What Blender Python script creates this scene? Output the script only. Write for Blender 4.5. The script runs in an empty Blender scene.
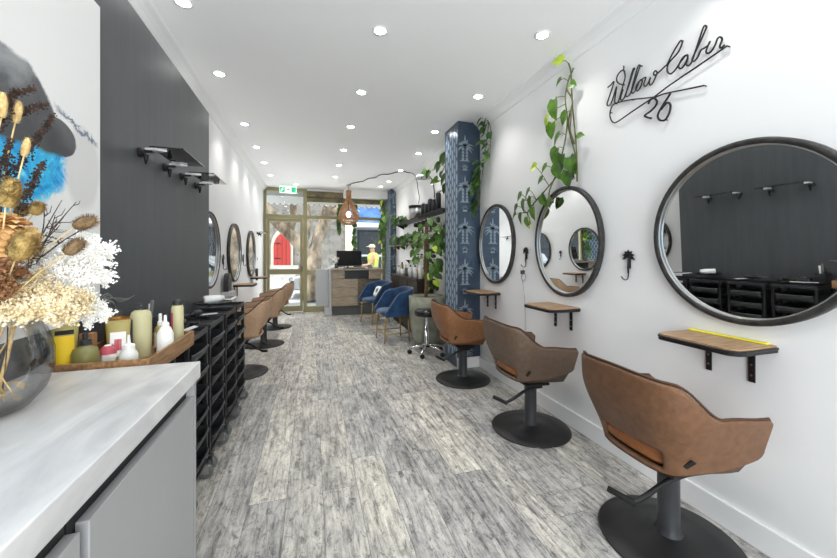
import bpy, math, random
from math import sin, cos, pi, radians, sqrt, atan2
from mathutils import Vector, Matrix, noise
SC = bpy.context.scene
COL = SC.collection
random.seed(7)

# ------------------------------------------------------------------ materials
def lin(c):
    c /= 255.0
    return c / 12.92 if c <= 0.04045 else ((c + 0.055) / 1.055) ** 2.4
def rgb(r, g, b): return (lin(r), lin(g), lin(b), 1.0)
def new_mat(name):
    m = bpy.data.materials.new(name); m.use_nodes = True
    nt = m.node_tree; b = nt.nodes['Principled BSDF']
    return m, nt, b
def N(nt, typ, **kw):
    n = nt.nodes.new(typ)
    for k, v in kw.items(): setattr(n, k, v)
    return n
def mix(nt, fac, a, b, mode='MIX'):
    n = nt.nodes.new('ShaderNodeMix'); n.data_type = 'RGBA'; n.blend_type = mode
    for s, v in ((n.inputs[0], fac), (n.inputs[6], a), (n.inputs[7], b)):
        if hasattr(v, 'links'): nt.links.new(v, s)
        else: s.default_value = v
    return n.outputs[2]
def ramp(nt, fac, stops):
    n = nt.nodes.new('ShaderNodeValToRGB'); cr = n.color_ramp
    while len(cr.elements) < len(stops): cr.elements.new(0.5)
    for e, (p, c) in zip(cr.elements, stops): e.position = p; e.color = c
    nt.links.new(fac, n.inputs[0]); return n.outputs[0]
def mnode(nt, op, a, b=None, c=None):
    n = nt.nodes.new('ShaderNodeMath'); n.operation = op
    for i, v in enumerate((a, b, c)):
        if v is None: continue
        if hasattr(v, 'links'): nt.links.new(v, n.inputs[i])
        else: n.inputs[i].default_value = v
    return n.outputs[0]
def coord(nt, scale=(1, 1, 1), kind='Object'):
    tc = nt.nodes.new('ShaderNodeTexCoord'); mp = nt.nodes.new('ShaderNodeMapping')
    mp.inputs['Scale'].default_value = scale
    nt.links.new(tc.outputs[kind], mp.inputs[0]); return mp.outputs[0]
def noise_t(nt, vec, scale, detail=4, rough=.55, dist=0):
    n = nt.nodes.new('ShaderNodeTexNoise')
    n.inputs['Scale'].default_value = scale; n.inputs['Detail'].default_value = detail
    n.inputs['Roughness'].default_value = rough; n.inputs['Distortion'].default_value = dist
    nt.links.new(vec, n.inputs['Vector']); return n.outputs[0]
def bump(nt, b, h, strength=.2, dist=.01):
    n = nt.nodes.new('ShaderNodeBump'); n.inputs['Strength'].default_value = strength
    n.inputs['Distance'].default_value = dist
    nt.links.new(h, n.inputs['Height']); nt.links.new(n.outputs[0], b.inputs['Normal'])
def plain(name, col, rough=.5, metal=0, var=.08, scale=20, spec=.5, bmp=0, coat=0):
    m, nt, b = new_mat(name)
    v = coord(nt); f = noise_t(nt, v, scale)
    lo = tuple(max(0, c * (1 - var)) for c in col[:3]) + (1,); hi = tuple(min(1, c * (1 + var)) for c in col[:3]) + (1,)
    nt.links.new(mix(nt, f, lo, hi), b.inputs['Base Color'])
    b.inputs['Roughness'].default_value = rough; b.inputs['Metallic'].default_value = metal
    b.inputs['Specular IOR Level'].default_value = spec; b.inputs['Coat Weight'].default_value = coat
    if bmp: bump(nt, b, f, bmp)
    return m
def two_tone(name, c1, c2, scale, rough=.6, lo=.35, hi=.65, detail=5, stretch=(1, 1, 1), bmp=.0, metal=0, dist=0, spec=.5):
    m, nt, b = new_mat(name)
    f = noise_t(nt, coord(nt, stretch), scale, detail, .6, dist)
    nt.links.new(ramp(nt, f, [(lo, c1), (hi, c2)]), b.inputs['Base Color'])
    b.inputs['Roughness'].default_value = rough; b.inputs['Metallic'].default_value = metal
    b.inputs['Specular IOR Level'].default_value = spec
    if bmp: bump(nt, b, f, bmp)
    return m
def emit(name, col, s):
    m, nt, b = new_mat(name)
    b.inputs['Base Color'].default_value = col; b.inputs['Emission Color'].default_value = col
    b.inputs['Emission Strength'].default_value = s; return m
def clear_glass(name, tint=(1, 1, 1, 1), refl=1.0):
    m, nt, b = new_mat(name); nt.nodes.remove(b)
    out = nt.nodes['Material Output']
    t = N(nt, 'ShaderNodeBsdfTransparent'); t.inputs[0].default_value = tint
    g = N(nt, 'ShaderNodeBsdfGlossy'); g.inputs['Roughness'].default_value = .01
    fr = N(nt, 'ShaderNodeFresnel'); fr.inputs[0].default_value = 1.45
    ms = N(nt, 'ShaderNodeMixShader')
    nt.links.new(mnode(nt, 'MULTIPLY', fr.outputs[0], refl), ms.inputs[0])
    nt.links.new(t.outputs[0], ms.inputs[1]); nt.links.new(g.outputs[0], ms.inputs[2]); nt.links.new(ms.outputs[0], out.inputs[0])
    return m

M = {}
M['white_wall'] = plain('white_wall_paint', (.78, .78, .78, 1), .55, var=.015, scale=3)
M['ceiling'] = plain('ceiling_paint', (.93, .93, .93, 1), .7, var=.01, scale=2)
M['trim_white'] = plain('white_gloss_trim', (.82, .82, .82, 1), .3, var=.01)
M['dark_wall'] = two_tone('charcoal_panel', rgb(72, 74, 77), rgb(79, 81, 84), 4, .40, stretch=(1, 5, .5))
M['black_metal'] = plain('black_metal', rgb(32, 32, 33), .42, .2, .15)
M['black_plastic'] = plain('black_plastic', rgb(46, 47, 50), .32, 0, .15)
M['black_gloss'] = plain('black_gloss', rgb(22, 23, 25), .18, 0, .1)
M['frame_black'] = two_tone('worn_black_frame', rgb(32, 32, 32), rgb(62, 60, 58), 40, .45, .4, .75)
M['steel'] = plain('brushed_steel', (.62, .62, .62, 1), .3, 1, .1)
M['chrome'] = plain('chrome', (.75, .75, .76, 1), .12, 1, .05)
M['clamp_steel'] = plain('satin_clamp', (.85, .85, .86, 1), .45, .8, .03)
M['wheel_grey'] = plain('grey_castor_wheel', rgb(92, 94, 94), .5)
M['mirror'] = plain('mirror_silver', (.90, .92, .92, 1), 0.0, 1, 0)
M['gold'] = plain('brushed_gold', rgb(196, 160, 92), .3, 1, .1)
M['leather'] = [two_tone('tan_leather_%d' % i, a, b, 34, .52, .2, .8, 10, bmp=.06) for i, (a, b) in enumerate([
    (rgb(80, 55, 38), rgb(114, 80, 55)), (rgb(78, 62, 51), rgb(104, 85, 70)), (rgb(114, 76, 48), rgb(142, 97, 64)), (rgb(160, 130, 104), rgb(186, 154, 126))])]  # second pair greyer: sheen on the same leather, put into its colour
M['seat_leather'] = two_tone('orange_tan_leather', rgb(124, 74, 38), rgb(156, 100, 58), 12, .45, bmp=.1)
M['piping'] = plain('brown_piping', rgb(66, 44, 30), .5)
M['glass'] = clear_glass('clear_glass', (.98, .985, .98, 1))
M['shelf_glass'] = clear_glass('shelf_glass', (.95, .965, .965, 1), 2.2)
M['vase_glass'] = clear_glass('vase_glass', (.982, .984, .986, 1), .6)
M['window_glass'] = clear_glass('window_glass', (.96, .97, .97, 1), .8)
M['olive_metal'] = plain('olive_bronze_aluminium', rgb(142, 136, 102), .38, .25, .06)
M['olive_dark'] = two_tone('dark_olive_metal', rgb(84, 78, 58), rgb(128, 118, 88), 8, .5)
M['stone_top'] = two_tone('white_marble', rgb(178, 178, 179), rgb(214, 214, 213), 5, .3, .35, .6, 8, (1, .35, 1), dist=1.2)
M['cab_grey'] = plain('grey_laminate', rgb(150, 151, 152), .38, 0, .03)
M['cab_dark'] = plain('dark_recess', rgb(26, 27, 28), .5)
M['wood_shelf'] = two_tone('oak_shelf', rgb(134, 104, 76), rgb(178, 146, 112), 6, .45, stretch=(14, 1, 14))
M['wood_tray'] = two_tone('walnut_tray', rgb(112, 82, 54), rgb(166, 126, 86), 8, .45, stretch=(12, 1.2, 10))
M['desk_wood'] = two_tone('weathered_oak_veneer', rgb(132, 118, 100), rgb(172, 158, 138), 7, .5, stretch=(1.2, 1.2, 12))
M['console_wood'] = two_tone('dark_walnut', rgb(36, 31, 27), rgb(66, 56, 46), 6, .4, stretch=(8, 1, 8))
M['velvet'] = two_tone('blue_velvet', rgb(15, 44, 76), rgb(32, 72, 112), 9, .7)
M['velvet'].node_tree.nodes['Principled BSDF'].inputs['Sheen Weight'].default_value = .25
M['concrete'] = two_tone('grey_green_concrete', rgb(122, 125, 110), rgb(150, 152, 136), 9, .6)
M['soil'] = two_tone('soil', rgb(60, 44, 32), rgb(110, 80, 56), 40, .9)
M['leaf'] = two_tone('pothos_leaf', rgb(38, 72, 26), rgb(98, 138, 48), 7, .35, .35, .68)
M['leaf_dark'] = two_tone('dark_leaf', rgb(36, 66, 32), rgb(84, 120, 52), 8, .35, .35, .7)
M['leaf_lime'] = two_tone('lime_leaf', rgb(150, 180, 50), rgb(206, 222, 84), 9, .4)
M['stem'] = two_tone('plant_stem', rgb(70, 70, 44), rgb(104, 106, 66), 30, .6)
M['bark'] = two_tone('houseplant_bark', rgb(70, 54, 36), rgb(110, 88, 60), 20, .8)
M['white_plastic'] = plain('white_plastic', rgb(232, 232, 230), .4, 0, .02)
M['yellow'] = plain('yellow_label', rgb(226, 190, 24), .45)
M['yellow_edge'] = plain('yellow_strip', rgb(236, 226, 60), .5)
M['olive_bottle'] = plain('olive_bottle', rgb(126, 122, 72), .3, 0, .06, coat=.3)
M['cream_bottle'] = plain('cream_bottle', rgb(186, 181, 142), .35, 0, .03)
M['pale_gold'] = plain('pale_gold_tube', rgb(166, 152, 92), .35, .2, .05)
M['amber'] = plain('amber_tin', rgb(150, 106, 40), .3, .5, .4)
M['pinkred'] = plain('pink_red_label', rgb(184, 84, 96), .5)
M['greyish'] = plain('grey_label', rgb(88, 90, 88), .5)
M['tan_box'] = plain('tan_card', rgb(168, 122, 84), .6)
M['translucent'] = plain('milky_plastic', rgb(222, 222, 218), .35, 0, .03)
M['tag_black'] = plain('tag_black', rgb(20, 20, 20), .5)
M['paper'] = plain('paper', rgb(236, 236, 232), .7, 0, .02)
M['screen'] = plain('dark_screen', rgb(14, 15, 17), .25)
M['green_sign'] = emit('exit_green', rgb(30, 178, 128), .5)
M['white_sign'] = emit('exit_white', rgb(235, 250, 242), .8)
M['lamp_lens'] = emit('downlight_lens', (1, .98, .95, 1), 30)
M['bulb'] = emit('warm_bulb', (1, .72, .45, 1), 9)
M['wicker'] = two_tone('copper_wicker', rgb(140, 104, 72), rgb(196, 152, 112), 30, .45, metal=.3)
M['grey_panel'] = plain('pale_grey_panel', rgb(176, 178, 180), .45, 0, .03)
# dried flowers
M['plume_white'] = two_tone('white_preserved_florets', rgb(232, 230, 224), rgb(252, 251, 248), 60, .8)
M['plume_cream'] = two_tone('cream_dried_florets', rgb(206, 186, 142), rgb(240, 228, 200), 40, .8)
M['petal_orange'] = two_tone('tan_orange_petals', rgb(176, 122, 66), rgb(222, 182, 126), 40, .7)
M['teasel'] = two_tone('golden_teasel', rgb(110, 84, 42), rgb(190, 160, 98), 60, .8)
M['teasel_brown'] = two_tone('brown_teasel', rgb(96, 76, 54), rgb(150, 124, 90), 60, .8)
M['straw'] = two_tone('straw', rgb(190, 156, 96), rgb(226, 202, 148), 50, .8)
M['dock'] = two_tone('dark_seed_heads', rgb(44, 34, 32), rgb(86, 66, 56), 60, .8)
M['twig'] = two_tone('dark_twig', rgb(58, 46, 40), rgb(92, 74, 62), 30, .8)
M['rust'] = two_tone('rusty_florets', rgb(112, 76, 50), rgb(160, 116, 80), 50, .8)
# outdoors
M['asphalt'] = two_tone('asphalt', rgb(168, 168, 168), rgb(196, 196, 194), 6, .8)
M['pavement'] = two_tone('pavement', rgb(176, 174, 170), rgb(206, 204, 198), 3, .8)
M['stone'] = None
M['red_door'] = plain('red_door', rgb(178, 58, 50), .6)
M['tree_bark'] = two_tone('plane_tree_bark', rgb(96, 82, 66), rgb(178, 162, 138), 3.2, .8, .4, .6, 3, (1, 1, .5), bmp=.2)
M['car_paint'] = plain('silver_car_paint', rgb(196, 202, 208), .25, .5, .02, coat=.6)
M['car_glass'] = plain('dark_car_glass', rgb(40, 46, 52), .1)
M['rubber'] = plain('rubber', rgb(26, 26, 26), .8)
M['blue_board'] = two_tone('blue_fascia', rgb(66, 108, 164), rgb(96, 138, 190), 3, .5)
M['shop_grey'] = two_tone('grey_shopfront', rgb(120, 132, 144), rgb(160, 170, 180), 1.5, .4)
M['hivis'] = plain('hi_vis_yellow', rgb(212, 216, 110), .6)
M['skin'] = plain('skin', rgb(196, 150, 122), .55)
M['denim'] = plain('denim', rgb(62, 86, 130), .8)
M['cream_cloth'] = plain('cream_cap', rgb(224, 216, 190), .8)
M['awning_cloth'] = plain('white_awning', rgb(232, 232, 230), .8)
M['awning_grey'] = plain('grey_awning', rgb(150, 152, 150), .8)

def floor_material():
    m, nt, b = new_mat('weathered_grey_planks')
    tc = N(nt, 'ShaderNodeTexCoord'); sp = N(nt, 'ShaderNodeSeparateXYZ'); nt.links.new(tc.outputs['Object'], sp.inputs[0])
    x, y = sp.outputs[0], sp.outputs[1]
    u = mnode(nt, 'DIVIDE', mnode(nt, 'ADD', x, 10.02), .18)
    iu = mnode(nt, 'FLOOR', u); fu = mnode(nt, 'FRACT', u)
    w1 = N(nt, 'ShaderNodeTexWhiteNoise', noise_dimensions='1D'); nt.links.new(iu, w1.inputs['W'])
    v = mnode(nt, 'ADD', mnode(nt, 'DIVIDE', y, 1.22), mnode(nt, 'MULTIPLY', w1.outputs[0], 7.3))
    iv = mnode(nt, 'FLOOR', v); fv = mnode(nt, 'FRACT', v)
    cb = N(nt, 'ShaderNodeCombineXYZ'); nt.links.new(iu, cb.inputs[0]); nt.links.new(iv, cb.inputs[1])
    w2 = N(nt, 'ShaderNodeTexWhiteNoise', noise_dimensions='2D'); nt.links.new(cb.outputs[0], w2.inputs['Vector'])
    base = ramp(nt, w2.outputs[0], [(0, rgb(166, 165, 163)), (.4, rgb(178, 176, 173)), (.7, rgb(186, 183, 176)), (.9, rgb(196, 193, 184)), (1, rgb(206, 203, 196))])
    off = N(nt, 'ShaderNodeVectorMath', operation='ADD')
    sc = N(nt, 'ShaderNodeVectorMath', operation='SCALE'); nt.links.new(w2.outputs[1], sc.inputs[0]); sc.inputs['Scale'].default_value = 9
    nt.links.new(tc.outputs['Object'], off.inputs[0]); nt.links.new(sc.outputs[0], off.inputs[1])
    def nz(scale3, s, d=6, r=.65, di=0):
        mp = N(nt, 'ShaderNodeMapping'); mp.inputs['Scale'].default_value = scale3
        nt.links.new(off.outputs[0], mp.inputs[0]); return noise_t(nt, mp.outputs[0], s, d, r, di)
    grain = nz((20, 1.8, 1), 2.4, 8, .74, .5)
    blot = nz((4, 1.6, 1), 2.2, 9, .78, .6)
    fine = nz((60, 9, 1), 3, 6, .8)
    patch = nz((10, 5, 1), 3.2, 9, .85, .8)
    scr = nz((34, 2.6, 1), 3.4, 10, .9, 1.0)
    wash = nz((2.2, 1.3, 1), 2.6, 6, .7, .4)
    c = mix(nt, 1, base, ramp(nt, grain, [(.36, (.36, .36, .37, 1)), (.48, (.90, .90, .90, 1)), (.60, (1.18, 1.18, 1.17, 1))]), 'MULTIPLY')
    c = mix(nt, 1, c, ramp(nt, blot, [(.34, (.52, .525, .535, 1)), (.48, (.95, .95, .95, 1)), (.60, (1.18, 1.17, 1.16, 1))]), 'MULTIPLY')
    c = mix(nt, 1, c, ramp(nt, patch, [(.40, (.36, .355, .35, 1)), (.48, (1, 1, 1, 1)), (.58, (1.0, 1.0, 1.0, 1)), (.66, (1.3, 1.3, 1.3, 1))]), 'MULTIPLY')
    c = mix(nt, 1, c, ramp(nt, scr, [(.36, (.25, .24, .23, 1)), (.44, (1, 1, 1, 1)), (.60, (1.0, 1.0, 1.0, 1)), (.68, (1.25, 1.25, 1.25, 1))]), 'MULTIPLY')
    c = mix(nt, 1, c, ramp(nt, wash, [(.35, (.78, .78, .80, 1)), (.60, (1.12, 1.12, 1.10, 1))]), 'MULTIPLY')
    edge = mnode(nt, 'MINIMUM', mnode(nt, 'MULTIPLY', mnode(nt, 'MINIMUM', fu, mnode(nt, 'SUBTRACT', 1, fu)), .18),
                 mnode(nt, 'MULTIPLY', mnode(nt, 'MINIMUM', fv, mnode(nt, 'SUBTRACT', 1, fv)), 1.22))
    seam = mnode(nt, 'GREATER_THAN', edge, .0011)
    c = mix(nt, seam, rgb(92, 92, 92), c)
    nt.links.new(c, b.inputs['Base Color'])
    b.inputs['Roughness'].default_value = .42
    bump(nt, b, grain, .08, .004)
    return m
def art_material():
    m, nt, b = new_mat('abstract_canvas')
    v = coord(nt); sp = N(nt, 'ShaderNodeSeparateXYZ'); nt.links.new(v, sp.inputs[0])
    y, z = sp.outputs[1], sp.outputs[2]
    na = noise_t(nt, v, 9, 6, .6, .6); nb = noise_t(nt, v, 16, 8, .7, 1.2); nc = noise_t(nt, v, 4, 4, .55, .4)
    def wob(x, n, a): return mnode(nt, 'ADD', x, mnode(nt, 'MULTIPLY', mnode(nt, 'SUBTRACT', n, .5), a))
    def step(x, e, w=.008): 
        mr = N(nt, 'ShaderNodeMapRange'); mr.inputs[1].default_value = e - w; mr.inputs[2].default_value = e + w; nt.links.new(x, mr.inputs[0]); return mr.outputs[0]
    def inv(x): return mnode(nt, 'SUBTRACT', 1, x)
    yz = mnode(nt, 'ADD', y, z)
    line = inv(step(wob(yz, na, .05), 1.375)); left = inv(step(wob(y, na, .04), .70))
    dx = mnode(nt, 'DIVIDE', mnode(nt, 'SUBTRACT', y, .69), .105); dz = mnode(nt, 'DIVIDE', mnode(nt, 'SUBTRACT', z, .612), .062)
    lobe = inv(step(wob(mnode(nt, 'ADD', mnode(nt, 'MULTIPLY', dx, dx), mnode(nt, 'MULTIPLY', dz, dz)), na, .5), 1, .05))
    low = step(wob(z, na, .05), .548)
    cap = inv(step(wob(z, na, .04), .79, .006)); line = mnode(nt, 'MULTIPLY', line, cap)
    dark = mnode(nt, 'MULTIPLY', mnode(nt, 'MAXIMUM', mnode(nt, 'MULTIPLY', line, left), lobe), low)
    bl = mnode(nt, 'MULTIPLY', step(wob(mnode(nt, 'SUBTRACT', z, mnode(nt, 'MULTIPLY', y, .5)), nb, .13), .085, .014), mnode(nt, 'MULTIPLY', inv(step(wob(z, nb, .06), .580, .01)), inv(step(wob(y, nb, .10), .735, .015))))
    blue = ramp(nt, nb, [(.32, rgb(18, 78, 140)), (.44, rgb(14, 146, 214)), (.60, rgb(60, 200, 238)), (.72, rgb(220, 240, 246))])
    slate = ramp(nt, wob(wob(z, na, .3), nc, .5), [(.52, rgb(58, 59, 62)), (.68, rgb(88, 89, 92)), (.80, rgb(150, 152, 154))])
    gx = mnode(nt, 'DIVIDE', mnode(nt, 'SUBTRACT', y, .83), .10); gz = mnode(nt, 'DIVIDE', mnode(nt, 'SUBTRACT', z, .54), .14)
    grey = inv(step(wob(mnode(nt, 'ADD', mnode(nt, 'MULTIPLY', gx, gx), mnode(nt, 'MULTIPLY', gz, gz)), na, .6), 1, .25))
    sx = wob(mnode(nt, 'ADD', mnode(nt, 'MULTIPLY', y, .25), z), nb, .09)
    streak = mnode(nt, 'MULTIPLY', mnode(nt, 'MULTIPLY', step(sx, .868, .004), inv(step(sx, .884, .004))), mnode(nt, 'MULTIPLY', step(y, .70, .02), inv(step(y, .91, .02))))
    c = mix(nt, grey, rgb(232, 232, 230), rgb(212, 211, 210))
    c = mix(nt, streak, c, rgb(104, 116, 136)); c = mix(nt, bl, c, blue); c = mix(nt, dark, c, slate)
    nt.links.new(c, b.inputs['Base Color']); b.inputs['Roughness'].default_value = .35
    return m
def stone_material():
    m, nt, b = new_mat('random_stone_wall')
    v = coord(nt)
    vo = N(nt, 'ShaderNodeTexVoronoi'); vo.inputs['Scale'].default_value = 3.6; nt.links.new(v, vo.inputs['Vector'])
    ve = N(nt, 'ShaderNodeTexVoronoi', feature='DISTANCE_TO_EDGE'); ve.inputs['Scale'].default_value = 3.6; nt.links.new(v, ve.inputs['Vector'])
    sp = N(nt, 'ShaderNodeSeparateColor'); nt.links.new(vo.outputs['Color'], sp.inputs[0])
    c = ramp(nt, sp.outputs[0], [(0, rgb(112, 110, 104)), (.5, rgb(132, 128, 121)), (1, rgb(152, 147, 138))])
    c = mix(nt, mnode(nt, 'GREATER_THAN', ve.outputs[0], .03), rgb(146, 142, 134), c)
    nt.links.new(c, b.inputs['Base Color']); b.inputs['Roughness'].default_value = .9
    return m
def wallpaper_material():
    m, nt, b = new_mat('navy_wallpaper')
    v = coord(nt); f = noise_t(nt, v, 3, 5); g = noise_t(nt, v, 60, 3)
    c = mix(nt, mnode(nt, 'MULTIPLY', g, .5), ramp(nt, f, [(.3, rgb(36, 48, 64)), (.7, rgb(54, 70, 88))]), rgb(72, 90, 108))
    nt.links.new(c, b.inputs['Base Color']); b.inputs['Roughness'].default_value = .38; b.inputs['Metallic'].default_value = .3
    b.inputs['Specular IOR Level'].default_value = .8
    return m
M['floor'] = floor_material(); M['art'] = art_material(); M['stone'] = stone_material(); M['wallpaper'] = wallpaper_material()
M['sheen_oval_print'] = plain('pale_blue_sheen_ovals', rgb(140, 162, 184), .35, .3, .2, 30)
M['silver_print'] = plain('silver_palm_print', rgb(132, 146, 156), .42, .35, .3, 45)

# ------------------------------------------------------------------ mesh builder
class MB:
    def __init__(s): s.v = []; s.f = []; s.mi = []; s.cur = 0; s.X = Matrix.Identity(4)
    def add(s, vs, fs):
        o = len(s.v); s.v += [s.X @ Vector(p) for p in vs]
        for f in fs: s.f.append([i + o for i in f]); s.mi.append(s.cur)
        return s
    def box(s, x0, x1, y0, y1, z0, z1):
        return s.add([(x0, y0, z0), (x1, y0, z0), (x1, y1, z0), (x0, y1, z0), (x0, y0, z1), (x1, y0, z1), (x1, y1, z1), (x0, y1, z1)],
                     [(3, 2, 1, 0), (4, 5, 6, 7), (0, 1, 5, 4), (1, 2, 6, 5), (2, 3, 7, 6), (3, 0, 4, 7)])
    def tube(s, pts, r, n=8, closed=False, cap=True):
        pts = [Vector(p) for p in pts]; k = len(pts)
        rs = list(r) if isinstance(r, (list, tuple)) else [r] * k
        vs = []; prev = None
        for i, p in enumerate(pts):
            a = pts[(i - 1) % k] if (i > 0 or closed) else p; b = pts[(i + 1) % k] if (i < k - 1 or closed) else p
            t = (b - a)
            if t.length < 1e-9: t = Vector((0, 0, 1))
            t.normalize()
            if prev is None:
                up = Vector((0, 0, 1)) if abs(t.z) < .9 else Vector((1, 0, 0)); e1 = t.cross(up).normalized()
            else:
                e1 = prev - t * prev.dot(t)
                e1 = e1.normalized() if e1.length > 1e-6 else t.orthogonal().normalized()
            prev = e1; e2 = t.cross(e1)
            for j in range(n):
                an = 2 * pi * j / n; vs.append(p + (e1 * cos(an) + e2 * sin(an)) * rs[i])
        fs = []
        for i in range(k if closed else k - 1):
            i2 = (i + 1) % k
            for j in range(n):
                j2 = (j + 1) % n; fs.append((i * n + j, i * n + j2, i2 * n + j2, i2 * n + j))
        if cap and not closed: fs.append(tuple(range(n))[::-1]); fs.append(tuple((k - 1) * n + j for j in range(n)))
        return s.add(vs, fs)
    def lathe(s, prof, c=(0, 0, 0), n=32, axis='z', closed=False):
        vs = []; fs = []; k = len(prof)
        for r, h in prof:
            r = max(r, 1e-5)
            for j in range(n):
                a = 2 * pi * j / n
                if axis == 'z': p = (r * cos(a), r * sin(a), h)
                elif axis == 'y': p = (r * cos(a), h, -r * sin(a))
                else: p = (h, r * cos(a), r * sin(a))
                vs.append((p[0] + c[0], p[1] + c[1], p[2] + c[2]))
        for i in range(k if closed else k - 1):
            i2 = (i + 1) % k
            for j in range(n):
                j2 = (j + 1) % n; fs.append((i * n + j, i * n + j2, i2 * n + j2, i2 * n + j))
        return s.add(vs, fs)
    def ell(s, c, rx, ry, rz, n=12, m=8):
        vs = []; fs = []
        for i in range(m + 1):
            th = pi * i / m
            for j in range(n):
                a = 2 * pi * j / n
                vs.append((c[0] + rx * max(sin(th), 1e-4) * cos(a), c[1] + ry * max(sin(th), 1e-4) * sin(a), c[2] - rz * cos(th)))
        for i in range(m):
            for j in range(n):
                j2 = (j + 1) % n; fs.append((i * n + j, i * n + j2, (i + 1) * n + j2, (i + 1) * n + j))
        return s.add(vs, fs)
    def prism(s, poly, h0, h1, plane='xy'):
        k = len(poly)
        def P(a, b, h): return {'xy': (a, b, h), 'yz': (h, a, b), 'xz': (a, h, b)}[plane]
        vs = [P(a, b, h0) for a, b in poly] + [P(a, b, h1) for a, b in poly]
        fs = [tuple(range(k))[::-1], tuple(range(k, 2 * k))] + [(i, (i + 1) % k, k + (i + 1) % k, k + i) for i in range(k)]
        return s.add(vs, fs)
    def grid(s, fn, nu, nv, skip=None, cu=False):
        vs = [fn(i / nu, j / nv) for i in range(nu + (0 if cu else 1)) for j in range(nv + 1)]
        W = nv + 1; fs = []
        for i in range(nu):
            for j in range(nv):
                if skip and skip(i, j): continue
                a = i * W + j; b = ((i + 1) % nu if cu else i + 1) * W + j
                fs.append((a, b, b + 1, a + 1))
        return s.add(vs, fs)

def root_of(o):
    while o.parent: o = o.parent
    return o
def obj(name, mb, mat, parent=None, smooth=False, bevel=0, sub=0, solid=0, soff=-1, loc=None, seg=2):
    """one mesh object; a child stays in its thing's space, a top-level mesh gets its origin at the base of its own bounds"""
    vs = mb.v
    if parent is not None: off = root_of(parent).location.copy()
    elif loc is not None: off = Vector(loc)
    else:
        xs = [v.x for v in vs]; ys = [v.y for v in vs]; zs = [v.z for v in vs]
        off = Vector(((min(xs) + max(xs)) / 2, (min(ys) + max(ys)) / 2, min(zs)))
    me = bpy.data.meshes.new(name); me.from_pydata([v - off for v in vs], [], mb.f)
    mats = mat if isinstance(mat, (list, tuple)) else [mat]
    for m in mats: me.materials.append(m)
    if len(mats) > 1: me.polygons.foreach_set('material_index', mb.mi)
    if smooth: me.polygons.foreach_set('use_smooth', [True] * len(me.polygons))
    me.update()
    o = bpy.data.objects.new(name, me); COL.objects.link(o)
    if parent is not None: o.parent = parent
    else: o.location = off
    if solid:
        md = o.modifiers.new('solid', 'SOLIDIFY'); md.thickness = solid; md.offset = soff
    if bevel:
        md = o.modifiers.new('bevel', 'BEVEL'); md.width = bevel; md.segments = seg; md.limit_method = 'ANGLE'; md.angle_limit = radians(40)
    if sub:
        md = o.modifiers.new('sub', 'SUBSURF'); md.levels = sub; md.render_levels = sub
    return o
def thing(name, label, cat, loc=(0, 0, 0), group=None):
    o = bpy.data.objects.new(name, None); COL.objects.link(o); o.location = loc; o.empty_display_size = .05
    return tag(o, label, cat, group)
def tag(o, label, cat, group=None, kind=None):
    o['label'] = label; o['category'] = cat
    if group: o['group'] = group
    if kind: o['kind'] = kind
    return o
def struct(o): o['kind'] = 'structure'; return o
def copy_tree(o, parent=None):
    c = o.copy(); COL.objects.link(c)
    if parent is not None: c.parent = parent
    for ch in list(o.children): copy_tree(ch, c)
    return c
def place(o, loc, rz=0): o.location = loc; o.rotation_euler = (0, 0, rz); return o
def catmull(P, n=6, closed=False):
    P = [Vector(p) for p in P]; k = len(P); out = []
    for i in range(k if closed else k - 1):
        p0 = P[(i - 1) % k] if (i > 0 or closed) else P[0]; p1 = P[i]; p2 = P[(i + 1) % k]
        p3 = P[(i + 2) % k] if (i + 2 < k or closed) else P[-1]
        for j in range(n):
            t = j / n
            out.append(.5 * ((2 * p1) + (p2 - p0) * t + (2 * p0 - 5 * p1 + 4 * p2 - p3) * t * t + (3 * p1 - p0 - 3 * p2 + p3) * t ** 3))
    if not closed: out.append(P[-1])
    return out
def sm(a, b, x):
    t = min(1, max(0, (x - a) / (b - a))); return t * t * (3 - 2 * t)

# ------------------------------------------------------------------ room
def _bx0(boxes):
    mb = MB()
    for b in boxes: mb.box(*b)
    return mb
XR, XL, XD, H, YF, YB = 1.83, -.98, -.81, 2.75, 8.2, -1.9   # right wall, left wall, dark panelling, height, shopfront, rear wall
DY0, DY1, DZ = -1.9, 3.27, 2.433
struct(obj('floor', MB().box(XL - .1, XR + .1, YB, YF + .06, -.06, 0), M['floor'], loc=(0, 0, 0)))
struct(obj('ceiling', MB().box(XL - .3, XR + .3, YB, YF + .3, H, H + .25), M['ceiling']))
struct(obj('wall_right', MB().box(XR, XR + .2, YB, YF + .3, 0, H), M['white_wall']))
struct(obj('wall_left', MB().box(XL - .2, XL, YB, YF + .3, 0, H), M['white_wall']))
struct(obj('wall_back', _bx0([(XL, XR, YB - .2, YB, 2.55, H), (XL, XR, YB - .2, YB, 0, .25), (XL, XL + .2, YB - .2, YB, .25, 2.55), (XR - .2, XR, YB - .2, YB, .25, 2.55)]), M['white_wall']))
struct(obj('rear_fill_pane', MB().box(XL + .2, XR - .2, YB - .10, YB - .095, .25, 2.55), M['window_glass']))  # added rear opening and pane, unseen, to let fill light in
struct(obj('wall_left_panelling', MB().box(XL, XD, DY0, DY1, 0, DZ), M['dark_wall']))
def cornice(name, x, sgn, y0, y1):
    prof = [(0, H), (sgn * .082, H), (sgn * .078, H - .012), (sgn * .05, H - .03), (sgn * .03, H - .05), (sgn * .012, H - .078), (0, H - .082)]
    struct(obj(name, MB().prism([(x + a, b) for a, b in prof], y0, y1, 'xz'), M['trim_white']))
cornice('trim_1', XR, -1, YB, YF - .02); cornice('trim_2', XL, 1, YB, YF - .02)
def skirting(name, x0, x1, y0, y1):
    struct(obj(name, MB().box(x0, x1, y0, y1, 0, .118), M['trim_white'], bevel=.005))
skirting('baseboard_right', XR - .016, XR, YB, 3.55); skirting('baseboard_left', XL, XL + .016, DY1, YF - .03)
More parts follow.
